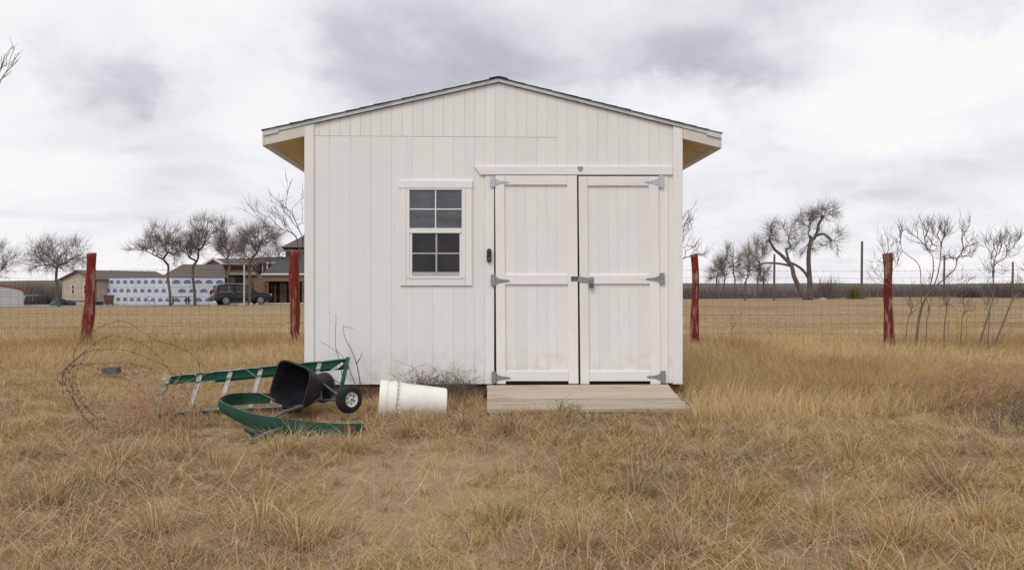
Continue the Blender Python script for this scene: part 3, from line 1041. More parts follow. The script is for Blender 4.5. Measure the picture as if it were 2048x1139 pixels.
def wheel(c, axd, name='wheel'):
    w = MB().lathe([(-.042, .062), (-.045, .085), (-.036, .103), (-.018, .112), (.018, .112), (.036, .103), (.045, .085), (.042, .062)], c, axd, 32, False).build(name, M['tyre'], spr, True)
    MB().lathe([(-.03, .064), (.036, .064), (.040, .058), (.030, .050), (.020, .030), (.024, .018), (.034, .016), (.036, .006)], c, axd, 28).build('wheel_rim', M['rimw'], w, 'auto')
    a = axd.orthogonal().normalized()
    bq = axd.cross(a)
    for k in range(6):
        t_ = k * math.pi / 3
        q = c + axd * .0245 + (a * math.cos(t_) + bq * math.sin(t_)) * .037
        MB().lathe([(0, .0075), (.005, .006)], q, axd, 8).build('rim_slot', M['tyre'], w)
    MB().lathe([(.034, .009), (.05, .009), (.052, .006)], c, axd, 10).build('axle_cap', M['steel'], w)
    return w
wheel(wc, wax)
w2 = P(588, 800, 7.22)
w2.z = gzf(w2.x, w2.y) + .10
wheel(w2, -wax)
MB().tube([wc - wax * .03, w2 + wax * .03], .010, 8).build('axle', M['steel'], spr)
gb = hc + dv * .33
MB().lathe([(-.03, .05), (.0, .06), (.04, .055), (.06, .03)], gb, dv, 14).build('gearbox', M['bell'], spr, 'auto')
MB().lathe([(.07, .03), (.075, .13), (.085, .135), (.09, .03)], gb, dv, 24).build('spinner_disc', M['bell'], spr, 'auto')
mid = wc.lerp(w2, .5)
MB().tube([gb + dv * .05, mid], .014, 8).build('frame_tube', M['steel'], spr)
MB().tube([gb + dv * .02 + upv * .05, wc - wax * .08], .011, 8).build('frame_tube', M['steel'], spr)
MB().tube([hc + dv * .12 - upv * .165 + sdv * .1, mid + Vector((0, -.02, .02))], .011, 8).build('frame_tube', M['steel'], spr)
tow = [hc + dv * .1 - upv * .185, P(604, 812, 6.62), P(566, 823, 6.5), P(545, 836, 6.38)]
for q in tow[1:]:
    q.z = max(q.z, gzf(q.x, q.y) + .045)
MB().tube(tow, .014, 8).build('tow_bar', M['steel'], spr, True)
MB().tube([P(562, 856, 5.99), P(533, 866, 5.93), P(508, 878, 5.84), P(483, 893, 5.72)], [.013, .014, .014, .012], 8).build('tow_handle', M['steel'], spr, True)
MB().tube([P(492, 858, 6.02), P(520, 872, 5.9), P(548, 868, 5.94)], .018, 8).build('hitch_bracket', M['bell'], spr, True)
MB().bar(P(505, 866, 5.96), P(545, 872, 5.9), .06, .03).build('hitch_plate', M['bell'], spr)

# ------------------------------------------------------------------ curved green band
band = thing('edging_band', 'bent strip of dark green edging curled around the spreader', 'edging', (0, 0, 0))
bp = [(538, 786, 806, 7.02), (515, 785, 807, 7.08), (488, 785, 808, 7.05), (462, 787, 811, 6.92), (446, 792, 815, 6.74), (440, 797, 819, 6.58), (445, 803, 825, 6.44), (458, 809, 832, 6.33),
      (482, 819, 845, 6.21), (512, 828, 858, 6.12), (548, 833.5, 865, 6.07), (586, 838.5, 870, 6.04), (614, 841.5, 874, 6.02), (640, 844, 877, 6.01), (668, 846, 878, 6.02), (695, 846.5, 876, 6.05), (714, 845.5, 872, 6.10), (724, 846.5, 868, 6.17), (727, 850, 866, 6.25), (722, 853, 866, 6.30)]
# resample smoothly
pts = np.array([list(P(a, c, y)) + list(P(a, d, y)) for a, c, d, y in bp])
tt = np.linspace(0, len(bp) - 1, 96)
def cr_interp(pp, tq):
    o = []
    n = len(pp)
    for q in tq:
        i = min(int(q), n - 2)
        f = q - i
        p0, p1, p2, p3 = pp[max(i - 1, 0)], pp[i], pp[i + 1], pp[min(i + 2, n - 1)]
        o.append(.5 * ((2 * p1) + (-p0 + p2) * f + (2 * p0 - 5 * p1 + 4 * p2 - p3) * f * f + (-p0 + 3 * p1 - 3 * p2 + p3) * f ** 3))
    return np.array(o)
rp = cr_interp(pts, tt)
vs, fs = [], []
n = len(rp)
for i in range(n):
    tp, bt = Vector(rp[i][:3]), Vector(rp[i][3:])
    tg = Vector(rp[min(i + 1, n - 1)][:3]) - Vector(rp[max(i - 1, 0)][:3])
    nr = tg.cross(Vector((0, 0, 1))).normalized()
    bulge = .010
    mid = (tp + bt) / 2
    vs += [tp - nr * .007, tp + nr * .007, mid + nr * (.007 + bulge), bt + nr * .006, bt - nr * .005, mid - nr * (.004 - bulge)]
for i in range(n - 1):
    for k in range(6):
        k2 = (k + 1) % 6
        fs.append((i * 6 + k, i * 6 + k2, (i + 1) * 6 + k2, (i + 1) * 6 + k))
fs += [tuple(range(6)), tuple(range((n - 1) * 6, n * 6))]
MB().add(vs, fs).build('strip', M['greend'], band, 'auto')
# rusty patch near the free end
vs, fs = [], []
sel = [i for i in range(n) if 14.55 < tt[i] < 15.75]
for j, i in enumerate(sel):
    tp, bt = Vector(rp[i][:3]), Vector(rp[i][3:])
    tg = Vector(rp[i + 1][:3]) - Vector(rp[i - 1][:3])
    nr = tg.cross(Vector((0, 0, 1))).normalized()
    mid = (tp + bt) / 2
    w_ = math.sin(math.pi * (j + .4) / (len(sel) - .2))
    a = tp.lerp(mid, .45 - .25 * w_ + .1 * random.random())
    c = tp.lerp(mid, .6 + .35 * w_)
    base = .0085
    fa = (a - tp).length / (mid - tp).length
    fc = (c - tp).length / (mid - tp).length
    vs += [a + nr * (base + .010 * fa + .0), c + nr * (base + .010 * fc)]
    if j:
        fs.append((2 * j - 2, 2 * j - 1, 2 * j + 1, 2 * j))
MB().add(vs, fs).build('rust_patch', M['rust'], band)

# ------------------------------------------------------------------ white bucket on its side
bk = thing('plastic_bucket', 'tall white plastic bucket lying on its side in the grass', 'bucket', (0, 0, 0))
b0, b1 = P(759, 799, 6.98), P(892, 806, 7.06)
bax = (b1 - b0).normalized()
BL = (b1 - b0).length
bo = MB().lathe([(.004, .150), (-.004, .158), (0, .166), (.012, .170), (.06, .168), (.066, .160), (.10, .159), (.105, .168), (.140, .168), (.146, .157), (BL - .02, .130), (BL - .004, .126), (BL, .118)], b0, bax, 48).build('body', M['bucket'], bk, 'auto')
MB().lathe([(.010, .02), (.006, .146)], b0, bax, 48).build('lid', M['bucket'], bk, 'auto')
a_ = bax.orthogonal().normalized()
b_ = bax.cross(a_)
for k in range(24):
    w = 2 * math.pi * k / 24
    rd = a_ * math.cos(w) + b_ * math.sin(w)
    tg = -a_ * math.sin(w) + b_ * math.cos(w)
    MB().obox(b0 + bax * .158 + rd * .1575, bax * .013, tg * .0025, rd * .0045).build('rib', M['bucket'], bo)
hp_ = [b0 + bax * .123 + (a_ * math.cos(w) + b_ * math.sin(w)) * .176 + bax * .03 * math.sin(w * 1) for w in np.linspace(.3, 2.6, 14)]
MB().tube(hp_, .0022, 5).build('handle', M['steel'], bk, True)

# ------------------------------------------------------------------ loose coil of barbed wire
coil = thing('barbed_wire_coil', 'loose springy coil of old barbed wire left of the ladder', 'wire coil', (0, 0, 0))
rc = random.Random(4)
def barbed(pts, r=.0019):
    mb = MB()
    mb.tube(pts, r, 5, False)
    accd = 0
    for p, q in zip(pts[:-1], pts[1:]):
        accd += (q - p).length
        if accd > .11:
            accd = 0
            for k in range(2):
                d = Vector((rc.uniform(-1, 1), rc.uniform(-1, 1), rc.uniform(-1, 1))).normalized() * .017
                mb.tube([q - d, q + d], .0020, 3)
    return mb.build('strand', M['barb'], coil, fix=False)
def coil_path(keys):
    kp = np.array([list(P(a, b_, y)) for a, b_, y in keys])
    return [Vector(v) for v in cr_interp(kp, np.linspace(0, len(keys) - 1, 14 * (len(keys) - 1)))]
def lift(pts, m=.012):
    for p in pts:
        p.z = max(p.z, gzf(p.x, p.y) + m)
    return pts
barbed(lift(coil_path([(160, 838, 6.6), (146, 790, 6.62), (147, 735, 6.75), (153, 694, 7.0), (190, 659, 7.3), (247, 642, 7.5), (304, 676, 7.4), (350, 691, 7.3), (385, 709, 7.1), (399, 735, 6.9), (385, 790, 6.75), (330, 850, 6.4)])))
barbed(lift(coil_path([(300, 860, 6.25), (210, 863, 6.2), (174, 838, 6.3), (152, 805, 6.45), (133, 775, 6.6), (125, 752, 6.8), (135, 735, 6.95), (165, 728, 7.1), (206, 727, 7.2), (257, 726, 7.3), (320, 745, 7.1), (380, 790, 6.8)])))
barbed(lift(coil_path([(206, 730, 7.15), (235, 742, 7.0), (262, 755, 6.9), (285, 780, 6.7), (290, 830, 6.4), (230, 868, 6.15), (176, 842, 6.25), (148, 800, 6.45), (130, 762, 6.7), (150, 731, 7.0), (185, 733, 7.0), (206, 742, 6.95)])))
barbed(lift(coil_path([(130, 800, 6.55), (124, 768, 6.7), (132, 740, 6.9), (155, 715, 7.2), (205, 677, 7.4), (240, 672, 7.5), (288, 689, 7.4), (330, 727, 7.2), (350, 780, 6.9), (320, 850, 6.4)])))
barbed(lift(coil_path([(260, 850, 6.3), (190, 830, 6.4), (160, 800, 6.55), (142, 770, 6.7), (140, 745, 6.9), (165, 706, 7.2), (215, 698, 7.35), (255, 701, 7.35), (300, 718, 7.2), (335, 735, 7.1), (370, 775, 6.85)])))
barbed(lift(coil_path([(118, 785, 6.65), (128, 740, 6.85), (160, 712, 7.1), (175, 705, 7.2), (150, 750, 6.8), (165, 800, 6.5), (196, 840, 6.3), (240, 872, 6.1)])))

# ------------------------------------------------------------------ concrete block in the grass
by = 9.7
p = P(223, 712, by)
cb = thing('concrete_block', 'small grey concrete block lying in the pale grass beyond the wire coil', 'block', (p.x, p.y, gzf(p.x, p.y) + .115), .15)
mb = MB()
mb.add([(x * .088, y * .07, z) for z in (-.06, .004, .012) for (x, y) in ((-1, -1), (1, -1), (1, 1), (-1, 1))],
       [(0, 1, 5, 4), (1, 2, 6, 5), (2, 3, 7, 6), (3, 0, 4, 7), (4, 5, 9, 8), (5, 6, 10, 9), (6, 7, 11, 10), (7, 4, 8, 11), (8, 9, 10, 11), (0, 3, 2, 1)])
mb.build('block_body', M['concrete'], cb)

# ------------------------------------------------------------------ bare sticks, weeds and brush
def stick(mb, keys, r0, r1, sides=5, n=6):
    kp = np.array([list(k) for k in keys])
    q = [Vector(v) for v in cr_interp(kp, np.linspace(0, len(keys) - 1, n * (len(keys) - 1) + 1))]
    mb.tube(q, list(np.linspace(r0, r1, len(q))), sides)
sap = thing('bare_sapling', 'thin leafless sapling against the left front of the shed', 'sapling', (0, 0, 0))
mb = MB()
stick(mb, [P(721, 772, 7.8), P(714, 730, 7.78), P(703, 700, 7.8), P(690, 675, 7.82), P(686, 652, 7.82)], .0055, .002)
stick(mb, [P(713, 727, 7.78), P(722, 712, 7.76), P(724, 703, 7.76)], .005, .002)
stick(mb, [P(686, 652, 7.82), P(696, 654, 7.8), P(708, 656, 7.8)], .003, .0015)
mb.build('stem', M['twig'], sap, fix=False)
mb = MB()
stick(mb, [P(712, 772, 7.7), P(690, 720, 7.72), P(670, 700, 7.75), P(640, 682, 7.8)], .004, .0015)
stick(mb, [P(687, 770, 7.75), P(680, 725, 7.74), P(671, 690, 7.74), P(672, 640, 7.78), P(671, 628, 7.8)], .004, .0015)
stick(mb, [P(686, 770, 7.7), P(655, 750, 7.7)], .004, .002)
mb.build('stem', M['twig'], sap, fix=False)
rb = random.Random(8)
def bush(name, label, cat, px0, px1, pyg, Y, ns, hpx, mstem, mleaf, leafs, spread=.25, group=None, lean=0, ys=.15, leaf=.009):
    c = P((px0 + px1) / 2, pyg, Y)
    o = thing(name, label, cat, (0, 0, 0), 0, group)
    ms, ml = MB(), MB()
    for i in range(ns):
        x = rb.uniform(px0, px1)
        yy = Y + rb.uniform(-ys, ys)
        b0_ = P(x, pyg, yy)
        b0_.z = gzf(b0_.x, b0_.y) - .01
        h = hpx / F * Y * rb.uniform(.45, 1.05)
        tx, ty = rb.gauss(lean, spread) * h, rb.gauss(0, spread) * h
        mid_ = b0_ + Vector((tx * .35, ty * .35, h * .55))
        top = b0_ + Vector((tx, ty, h))
        stick(ms, [b0_, mid_, top], .0028, .0010, 3, 3)
        for k in range(rb.randint(2, 5)):
            f = rb.uniform(.35, .95)
            q = mid_.lerp(top, max(0, f * 2 - 1)) if f > .5 else b0_.lerp(mid_, f * 2)
            e = q + Vector((rb.gauss(0, .10), rb.gauss(0, .10), rb.uniform(.02, .12))) * (h / .3)
            stick(ms, [q, q.lerp(e, .5) + Vector((0, 0, .01)), e], .0016, .0008, 3, 2)
            for j in range(leafs):
                lp = q.lerp(e, rb.uniform(.3, 1.05))
                d1 = Vector((rb.gauss(0, 1), rb.gauss(0, 1), rb.gauss(.3, 1))).normalized() * rb.uniform(.6, 1.3) * leaf
                d2 = d1.orthogonal().normalized() * rb.uniform(.4, .6) * leaf
                ml.add([lp - d2 * .2, lp + d1 * .5 + d2, lp + d1 * 1.2, lp + d1 * .5 - d2], [(0, 1, 2, 3)])
    ms.build('stems', M[mstem], o, fix=False)
    if leafs:
        ml.build('leaves', M[mleaf], o, fix=False)
    return o
bush('dry_shrub', 'dry leafy brown shrub between the bucket and the shed wall', 'shrub', 825, 945, 800, 7.72, 120, 72, 'twig', 'leafw', 4, .28)
bush('dry_shrub', 'small wispy dry weed at the shed wall right of the sapling', 'shrub', 716, 752, 795, 7.8, 10, 48, 'twig', 'leafw', 4, .3)
bush('dead_weed', 'tall russet dead weed inside the barbed wire coil', 'weed', 240, 345, 858, 6.4, 70, 120, 'weed', 'weed', 2, .22, ys=.3, leaf=.007)
bush('dead_weed', 'low russet dead weed between the wire coil and the ladder foot', 'weed', 330, 400, 842, 6.55, 26, 75, 'weed', 'leafw', 2, .25, leaf=.007)
bush('green_tuft', 'dark wispy plant sprouting in front of the ramp', 'plant', 1100, 1165, 835, 6.9, 16, 42, 'twig', 'leafw', 0, .45)
bush('brush_pile', 'tangled reddish brown brush on the mound at the right edge', 'brush', 1850, 2110, 860, 6.9, 170, 80, 'weed', 'leafw', 1, .6, lean=.4, ys=.55, leaf=.008)
bush('brush_pile', 'darker grey brush lower down at the right edge', 'brush', 1985, 2110, 905, 6.0, 70, 60, 'twig', 'leafw', 1, .6, lean=-.2, ys=.25, leaf=.007)
br = MB()
stick(br, [P(1872, 812, 7.55), P(1925, 806, 7.5), P(1990, 807, 7.45), P(2090, 802, 7.4)], .018, .026, 7)
brn = br.build('fallen_branch', M['palewood'], None, True)
tag(brn, 'pale dead branch lying across the grassy mound at the right', 'branch')
br = MB()
stick(br, [P(252, 752, 6.6), P(285, 768, 6.6), P(322, 786, 6.62)], .005, .003)
stick(br, [P(270, 782, 6.5), P(305, 800, 6.5), P(345, 812, 6.5), P(380, 818, 6.5)], .006, .003)
stick(br, [P(300, 799, 6.5), P(318, 786, 6.5)], .003, .002)
for keys in ([(420, 745), (455, 735), (490, 737), (530, 770)], [(440, 765), (480, 772), (520, 785), (550, 800)], [(382, 745), (395, 752), (402, 765)]):
    stick(br, [P(a, c, 6.9) for a, c in keys], .004, .002)
brn = br.build('dead_vine', M['palewood'], None)
tag(brn, 'pale dry vine twigs tangled over the ladder', 'vine')

# ------------------------------------------------------------------ bare trees
def grow_tree(name, label, base, crown, tips=160, trunk_h=.3, r_tip=.012, gexp=.385, lean=None, seed=1, m1='bark', m2='bark2', fork=None, group=None,
              twigs=5, twl=.5, jit=.055, f0=.27, up=.0, cat='tree', stems=None, thick=1.0, droop=0):
    """base: world point; crown: list of (centre, radii, weight) ellipsoids.  Branches split towards clusters of tip points."""
    rr = np.random.default_rng(seed)
    T = []
    wsum = sum(c[2] for c in crown)
    for c, rad, w in crown:
        k = int(tips * w / wsum)
        d = rr.normal(size=(k, 3))
        d /= np.linalg.norm(d, axis=1)[:, None]
        q = rr.random(k) ** .45
        nc = min(k, max(3, k // (7 if tips > 125 else 3)))
        cl = d[:nc] * q[:nc, None]
        pt_ = cl[rr.integers(0, nc, k)] + rr.normal(size=(k, 3)) * (.13 if tips > 125 else .22)
        T.append(np.array(c) + pt_ * np.array(rad))
    o = thing(name, label, cat, base, 0, group)
    big, small = MB(), MB()
    base = np.array(base, float)
    def tube(a, dirn, z, ra, rb_):
        L_ = np.linalg.norm(z - a)
        ns = 2 if L_ < .25 else (3 if L_ < 1 else 4)
        c1 = a + dirn * L_ * .45
        pts_ = []
        for i in range(ns + 1):
            f = i / ns
            p_ = (1 - f) ** 2 * a + 2 * f * (1 - f) * c1 + f * f * z
            if 0 < i < ns:
                p_ = p_ + rr.normal(size=3) * L_ * jit * .55
            pts_.append(p_ - base)
        rs = np.linspace(ra, rb_, ns + 1)
        bigq = ra > r_tip * 3.2
        (big if bigq else small).tube(pts_, list(rs), 7 if ra > .06 else (5 if bigq else 3), False)
        e = pts_[-1] - pts_[-2]
        return e / (np.linalg.norm(e) + 1e-9)
    def rad(n_):
        return r_tip * thick * n_ ** gexp
    def rec(pos, dirn, tp, r_in, depth):
        n_ = len(tp)
        if n_ == 1:
            e = tube(pos, dirn, tp[0], min(r_in, r_tip * 1.3), r_tip * .6)
            for _ in range(twigs):
                s0 = pos + (tp[0] - pos) * rr.uniform(.25, 1)
                d = e + rr.normal(size=3) * .65 + np.array([0, 0, up - droop])
                d = d / np.linalg.norm(d)
                tube(s0, d, s0 + d * twl * rr.uniform(.5, 1.2), r_tip * .7, r_tip * .35)
            return
        c = tp.mean(0)
        vec = c - pos
        f = f0 * rr.uniform(.75, 1.25) if depth else .12
        end = pos + vec * f + rr.normal(size=3) * np.linalg.norm(vec) * jit * (1 if depth else .2)
        r_out = min(r_in, rad(n_))
        d2 = tube(pos, dirn, end, r_in, r_out)
        rel = tp - end
        ctr = rel - rel.mean(0)
        if n_ > 3:
            u_, s_, vt = np.linalg.svd(ctr, full_matrices=False)
            axx = vt[0] * .8 + vt[1] * rr.normal() * .35
        else:
            axx = rr.normal(size=3)
        pr = ctr @ axx
        cut = np.quantile(pr, rr.uniform(.32, .68))
        m_ = pr <= cut
        if m_.all() or not m_.any():
            m_ = np.arange(n_) < n_ // 2
        for g_ in (tp[m_], tp[~m_]):
            rec(end, d2, g_, min(r_out * .97, rad(len(g_)) * 1.05), depth + 1)
    if stems is None:
        allT = np.concatenate(T)
        top = np.array([base[0], base[1], base[2]]) + np.array(lean if lean is not None else (0, 0, trunk_h))
        r1 = rad(len(allT))
        d = (top - base) / np.linalg.norm(top - base)
        pts_ = [base - np.array([0, 0, .15]), base + (top - base) * .06, base + (top - base) * .35 + rr.normal(size=3) * .02 * trunk_h, base + (top - base) * .7 + rr.normal(size=3) * .02 * trunk_h, top]
        big.tube([p_ - base for p_ in pts_], [r1 * 1.5, r1 * 1.25, r1 * 1.12, r1 * 1.05, r1], 8, True)
        rec(top, d, allT, r1, 1)
    else:
        # stems: list of (polyline world pts, r0, list of crown indices)
        for poly, ra, rb_, idx in stems:
            q = cr_interp(np.array(poly), np.linspace(0, len(poly) - 1, 5 * (len(poly) - 1) + 1))
            big.tube([p_ - base for p_ in q], list(np.linspace(ra, rb_, len(q))), 8, True)
            if idx:
                tp = np.concatenate([T[i] for i in idx])
                e = q[-1] - q[-2]
                rec(q[-1], e / np.linalg.norm(e), tp, rb_, 1)
    if big.v:
        big.build('trunk', M[m1], o, True, fix=False)
    if small.v:
        small.build('crown', M[m2], o, fix=False)
    return o
def gp(px, Y, dz=0):
    x = (px - CX) / F * Y
    return (x, Y, gzf(x, Y) + dz)
def cw(px, py, rpx, rpy, Y, w=1, dy=0, depth=None):
    c = P(px, py, Y + dy)
    return ((c.x, c.y, c.z), (rpx / F * Y, depth if depth else rpx / F * Y * .8, rpy / F * Y), w)
TG = 'bare trees around the far house'
def yard(label, px, Y, crown, tips, lean_px, seed, **k):
    b_ = gp(px, Y)
    lx, lz = P(lean_px[0], lean_px[1], Y).x - b_[0], P(lean_px[0], lean_px[1], Y).z - b_[2]
    return grow_tree('bare_tree', label, b_, crown, tips, lean=(lx, 0, lz), trunk_h=lz, seed=seed, group=TG, r_tip=.0115, twl=.95, up=.35, **k)
yard('leafless tree at the far left edge beside the white carport', -12, 72, [cw(-18, 520, 50, 42, 72)], 220, (-10, 570), 1)
yard('wide round leafless tree left of the tan barn', 118, 74, [cw(113, 508, 64, 40, 74), cw(113, 520, 70, 28, 74, .5)], 420, (112, 556), 2)
yard('leafless tree with one low limb reaching left, in front of the wrapped wall', 341, 73, [cw(322, 480, 46, 34, 73), cw(282, 496, 26, 14, 73, .22), cw(345, 500, 30, 30, 73, .4)], 330, (337, 535), 3)
yard('tallest leafless tree in front of the wrapped wall left of the black car', 390, 74, [cw(395, 470, 42, 38, 74), cw(385, 500, 42, 26, 74, .4)], 420, (386, 535), 4)
yard('slender leafless tree behind the parked black car', 458, 83, [cw(453, 475, 30, 34, 83), cw(450, 495, 28, 28, 83, .3)], 280, (459, 532), 5)
yard('broad leafless tree in front of the parked black car', 500, 73.5, [cw(515, 482, 48, 44, 73.5), cw(492, 490, 40, 40, 73.5, .6)], 520, (499, 545), 6)
yard('small leafless tree behind the porch of the far house', 562, 96, [cw(560, 495, 22, 32, 96)], 90, (562, 548), 7)
# twisted live-oak shaped pair on the right
TY = 75.0
def q3(px, py, dy=0):
    return tuple(P(px, py, TY + dy))
ob = gp(1612, TY)
grow_tree('bare_tree', 'large twisted leafless oak with two crossing trunks beyond the field', ob,
          [cw(1545, 466, 34, 30, TY, .8), cw(1582, 468, 42, 34, TY, .9), cw(1620, 450, 34, 40, TY, .9), cw(1652, 432, 40, 32, TY, 1.1), cw(1668, 490, 26, 34, TY, .6), cw(1630, 498, 30, 20, TY, .3), cw(1530, 495, 26, 36, TY, .4)],
          440, seed=9, r_tip=.0125, twl=1.0, jit=.08, stems=[
          ([ob, q3(1600, 578), q3(1588, 552), q3(1583, 532), q3(1565, 512), q3(1548, 497), q3(1538, 478)], .26, .10, [0, 6]),
          ([q3(1583, 532), q3(1577, 518), q3(1572, 500)], .13, .10, [1]),
          ([q3(1584, 532), q3(1560, 527), q3(1530, 526), q3(1505, 533)], .12, .05, []),
          ([gp(1621, TY), q3(1619, 555), q3(1617, 520), q3(1619, 492), q3(1622, 478)], .26, .15, [2, 5]),
          ([q3(1617, 556), q3(1606, 540), q3(1592, 530), q3(1577, 523)], .14, .10, []),
          ([q3(1620, 485), q3(1632, 470), q3(1637, 450), q3(1642, 440)], .15, .11, [3]),
          ([q3(1630, 472), q3(1648, 468), q3(1663, 480)], .12, .08, [4])], group=TG.replace('around the far house', 'beyond the field'))
for i, (px, Y, top, wd, lab) in enumerate(((1431, 92, 522, 17, 'smallest leafless tree at the left of the thicket beyond the field'),
        (1447, 88, 498, 22, 'thin leafless tree second from the left in the thicket beyond the field'),
        (1468, 86, 480, 26, 'leafless tree in the middle of the thicket beyond the field'),
        (1490, 88, 478, 22, 'leafless tree right of the middle of the thicket beyond the field'),
        (1513, 84, 470, 28, 'tallest leafless tree of the thicket left of the twisted oak'),
        (1525, 90, 530, 20, 'short leafless tree at the right of the thicket under the oak limb'))):
    cyy = (top + 560) / 2
    b_ = gp(px, Y)
    lz = P(px, 562, Y).z - b_[2]
    grow_tree('bare_tree', lab, b_, [cw(px, cyy, wd, (560 - top) / 2, Y), cw(px, cyy + 15, wd * 1.1, (560 - top) / 2.4, Y, .4)], 130, lean=(.1, 0, lz), trunk_h=lz, seed=30 + i, r_tip=.0115, twl=1.0, up=.3, group='bare trees beyond the field')
# mesquite saplings by the fence (right) and behind the shed
def sapling(label, px, Y, crown, tips, lean_px, seed, r_tip=.0045, thick=1, m1='barkp', **k):
    b_ = gp(px, Y)
    q_ = P(lean_px[0], lean_px[1], Y)
    return grow_tree('bare_sapling_tree', label, b_, crown, tips, lean=(q_.x - b_[0], 0, q_.z - b_[2]), trunk_h=.4, seed=seed, r_tip=r_tip, twl=.17, m1=m1, m2='barkp', f0=.30, jit=.05, up=.9, gexp=.37, thick=thick * .7, twigs=k.pop('twigs', 2), cat='tree', **k)
SY = 13.4
def s3(px, py, dy=0):
    return tuple(P(px, py, SY + dy))
grow_tree('bare_sapling_tree', 'many-stemmed leafless sapling right of the rightmost red post', gp(1830, SY),
          [cw(1845, 470, 34, 60, SY, 1, depth=.25), cw(1945, 465, 22, 52, SY, .8, depth=.25), cw(1885, 450, 34, 42, SY, .9, depth=.25), cw(1800, 490, 14, 50, SY, .4, depth=.2), cw(1915, 520, 40, 30, SY, .5, depth=.2)],
          250, seed=41, r_tip=.0030, twl=.17, m1='barkp', m2='barkp', f0=.30, jit=.05, up=.9, gexp=.40, twigs=2, stems=[
          ([gp(1830, SY, -.05), s3(1836, 650), s3(1843, 615), s3(1857, 585)], .026, .016, []),
          ([s3(1857, 585), s3(1866, 545), s3(1866, 515)], .011, .007, [0]),
          ([s3(1857, 585), s3(1872, 560), s3(1880, 525)], .011, .008, [2]),
          ([s3(1857, 585), s3(1885, 560), s3(1908, 540)], .012, .0085, [1, 4]),
          ([s3(1843, 615), s3(1842, 570), s3(1838, 530), s3(1815, 510)], .008, .0055, [3])])
sapling('slim leafless sapling standing against the rightmost red post', 1790, 13.6, [cw(1775, 500, 26, 45, 13.6, 1, depth=.2), cw(1740, 545, 16, 40, 13.6, .5, depth=.2)], 50, (1783, 600), 42, r_tip=.003)
sapling('thin low sapling between the two right-hand sapling clumps', 1887, 13.5, [cw(1890, 580, 35, 40, 13.5, 1, depth=.25), cw(1915, 560, 40, 25, 13.5, .5, depth=.2)], 50, (1893, 620), 43, r_tip=.003)
sapling('tall leafless sapling near the right edge of the field fence', 1955, 13.3, [cw(1995, 490, 22, 40, 13.3, 1, depth=.25), cw(2020, 500, 26, 50, 13.3, .9, depth=.25), cw(1975, 530, 26, 40, 13.3, .4, depth=.2)], 130, (1985, 600), 44, r_tip=.0032)
sapling('leaning leafless sapling at the right edge of the picture', 1984, 13.2, [cw(2075, 540, 50, 50, 13.2, 1, depth=.3), cw(2050, 575, 30, 20, 13.2, .5, depth=.2)], 100, (2022, 604), 45, r_tip=.0034)
for i_, (px_, top_, lab_) in enumerate(((1850, 590, 'low thin whip of a sapling just right of the many-stemmed clump'), (1920, 600, 'waist-high twiggy sapling right of the many-stemmed clump'), (1812, 600, 'low twiggy sapling between the rightmost post and the clump'), (1975, 590, 'waist-high twiggy sapling between the two right-hand leaning saplings'))):
    sapling(lab_, px_, 13.5, [cw(px_ + 6, top_, 26, 38, 13.5, 1, depth=.2)], 26, (px_ + 3, 648), 60 + i_, r_tip=.003)
sapling('wispy knee-high sapling in the grass right of the shed', 1470, 12.6, [cw(1458, 625, 14, 26, 12.6, 1, depth=.1), cw(1478, 625, 12, 16, 12.6, .6, depth=.1)], 8, (1462, 665), 46, r_tip=.003, twigs=1)
sapling('leafless tree leaning out from behind the left side of the shed', 640, 12.2, [cw(585, 400, 32, 60, 12.2, 1, depth=.35), cw(525, 410, 30, 34, 12.2, .55, depth=.3), cw(560, 440, 45, 30, 12.2, .45, depth=.3), cw(640, 400, 30, 60, 12.2, .6, depth=.3)], 46, (625, 560), 47, r_tip=.0042, m1='bark')
sapling('leafless tree whose twigs show right of the shed', 1330, 12.3, [cw(1372, 450, 18, 50, 12.3, 1, depth=.3), cw(1400, 490, 26, 30, 12.3, .8, depth=.3), cw(1340, 430, 30, 50, 12.3, .5, depth=.3)], 46, (1340, 570), 48, r_tip=.0042, m1='bark')
sapling('leafless tree just off the left edge with twig tips in view', -150, 9.0, [cw(-20, 120, 50, 60, 9.0, 1, depth=.3), cw(-90, 60, 60, 80, 9.0, 1.2, depth=.4), cw(-160, 150, 60, 90, 9.0, 1, depth=.4)], 60, (-140, 500), 49, r_tip=.0045, m1='bark')
#@@PART3
# ------------------------------------------------------------------ far homestead
M['wrap'] = mat('white_house_wrap', (.60, .62, .68), (.54, .56, .62), .55, 1.5, bump=.2)
M['logo'] = mat('blue_print', (.028, .06, .24), (.035, .075, .27), .6, 3)
M['logotext'] = mat('white_print', (.62, .64, .70), None, .6, 3)
M['tan'] = mat('tan_siding', (.46, .40, .33), (.40, .345, .28), .8, 2)
M['brownwall'] = mat('brown_siding', (.20, .115, .075), (.155, .09, .06), .85, 2)
M['stone'] = mat('tan_stonework', (.27, .19, .135), (.19, .135, .10), .9, 5)
M['roofb'] = mat('brown_shingles', (.135, .112, .095), (.10, .085, .075), .95, 6)
M['roofd'] = mat('dark_shingles', (.05, .052, .06), (.075, .075, .08), .95, 6)
M['whitet'] = mat('white_fascia', (.72, .71, .69), (.66, .65, .63), .6, 4)
M['darkop'] = mat('dark_fill_and_shade', (.018, .015, .014), (.03, .026, .024), .9, 3)  # dark panes and table legs; also paints shade in porch and entrance
M['winglass'] = mat('window_glass_far', (.10, .15, .16), (.06, .09, .10), .1, 2, spec=.7)
M['sheetmetal'] = mat('white_sheet_metal', (.62, .62, .63), (.56, .56, .57), .45, 2, metal=.1)
M['redtrim'] = mat('red_metal_trim', (.25, .05, .035), (.2, .04, .03), .5, 4)
M['carblack'] = mat('black_car_paint', (.007, .008, .011), (.010, .011, .015), .28, 2, spec=.35, coat=.12)
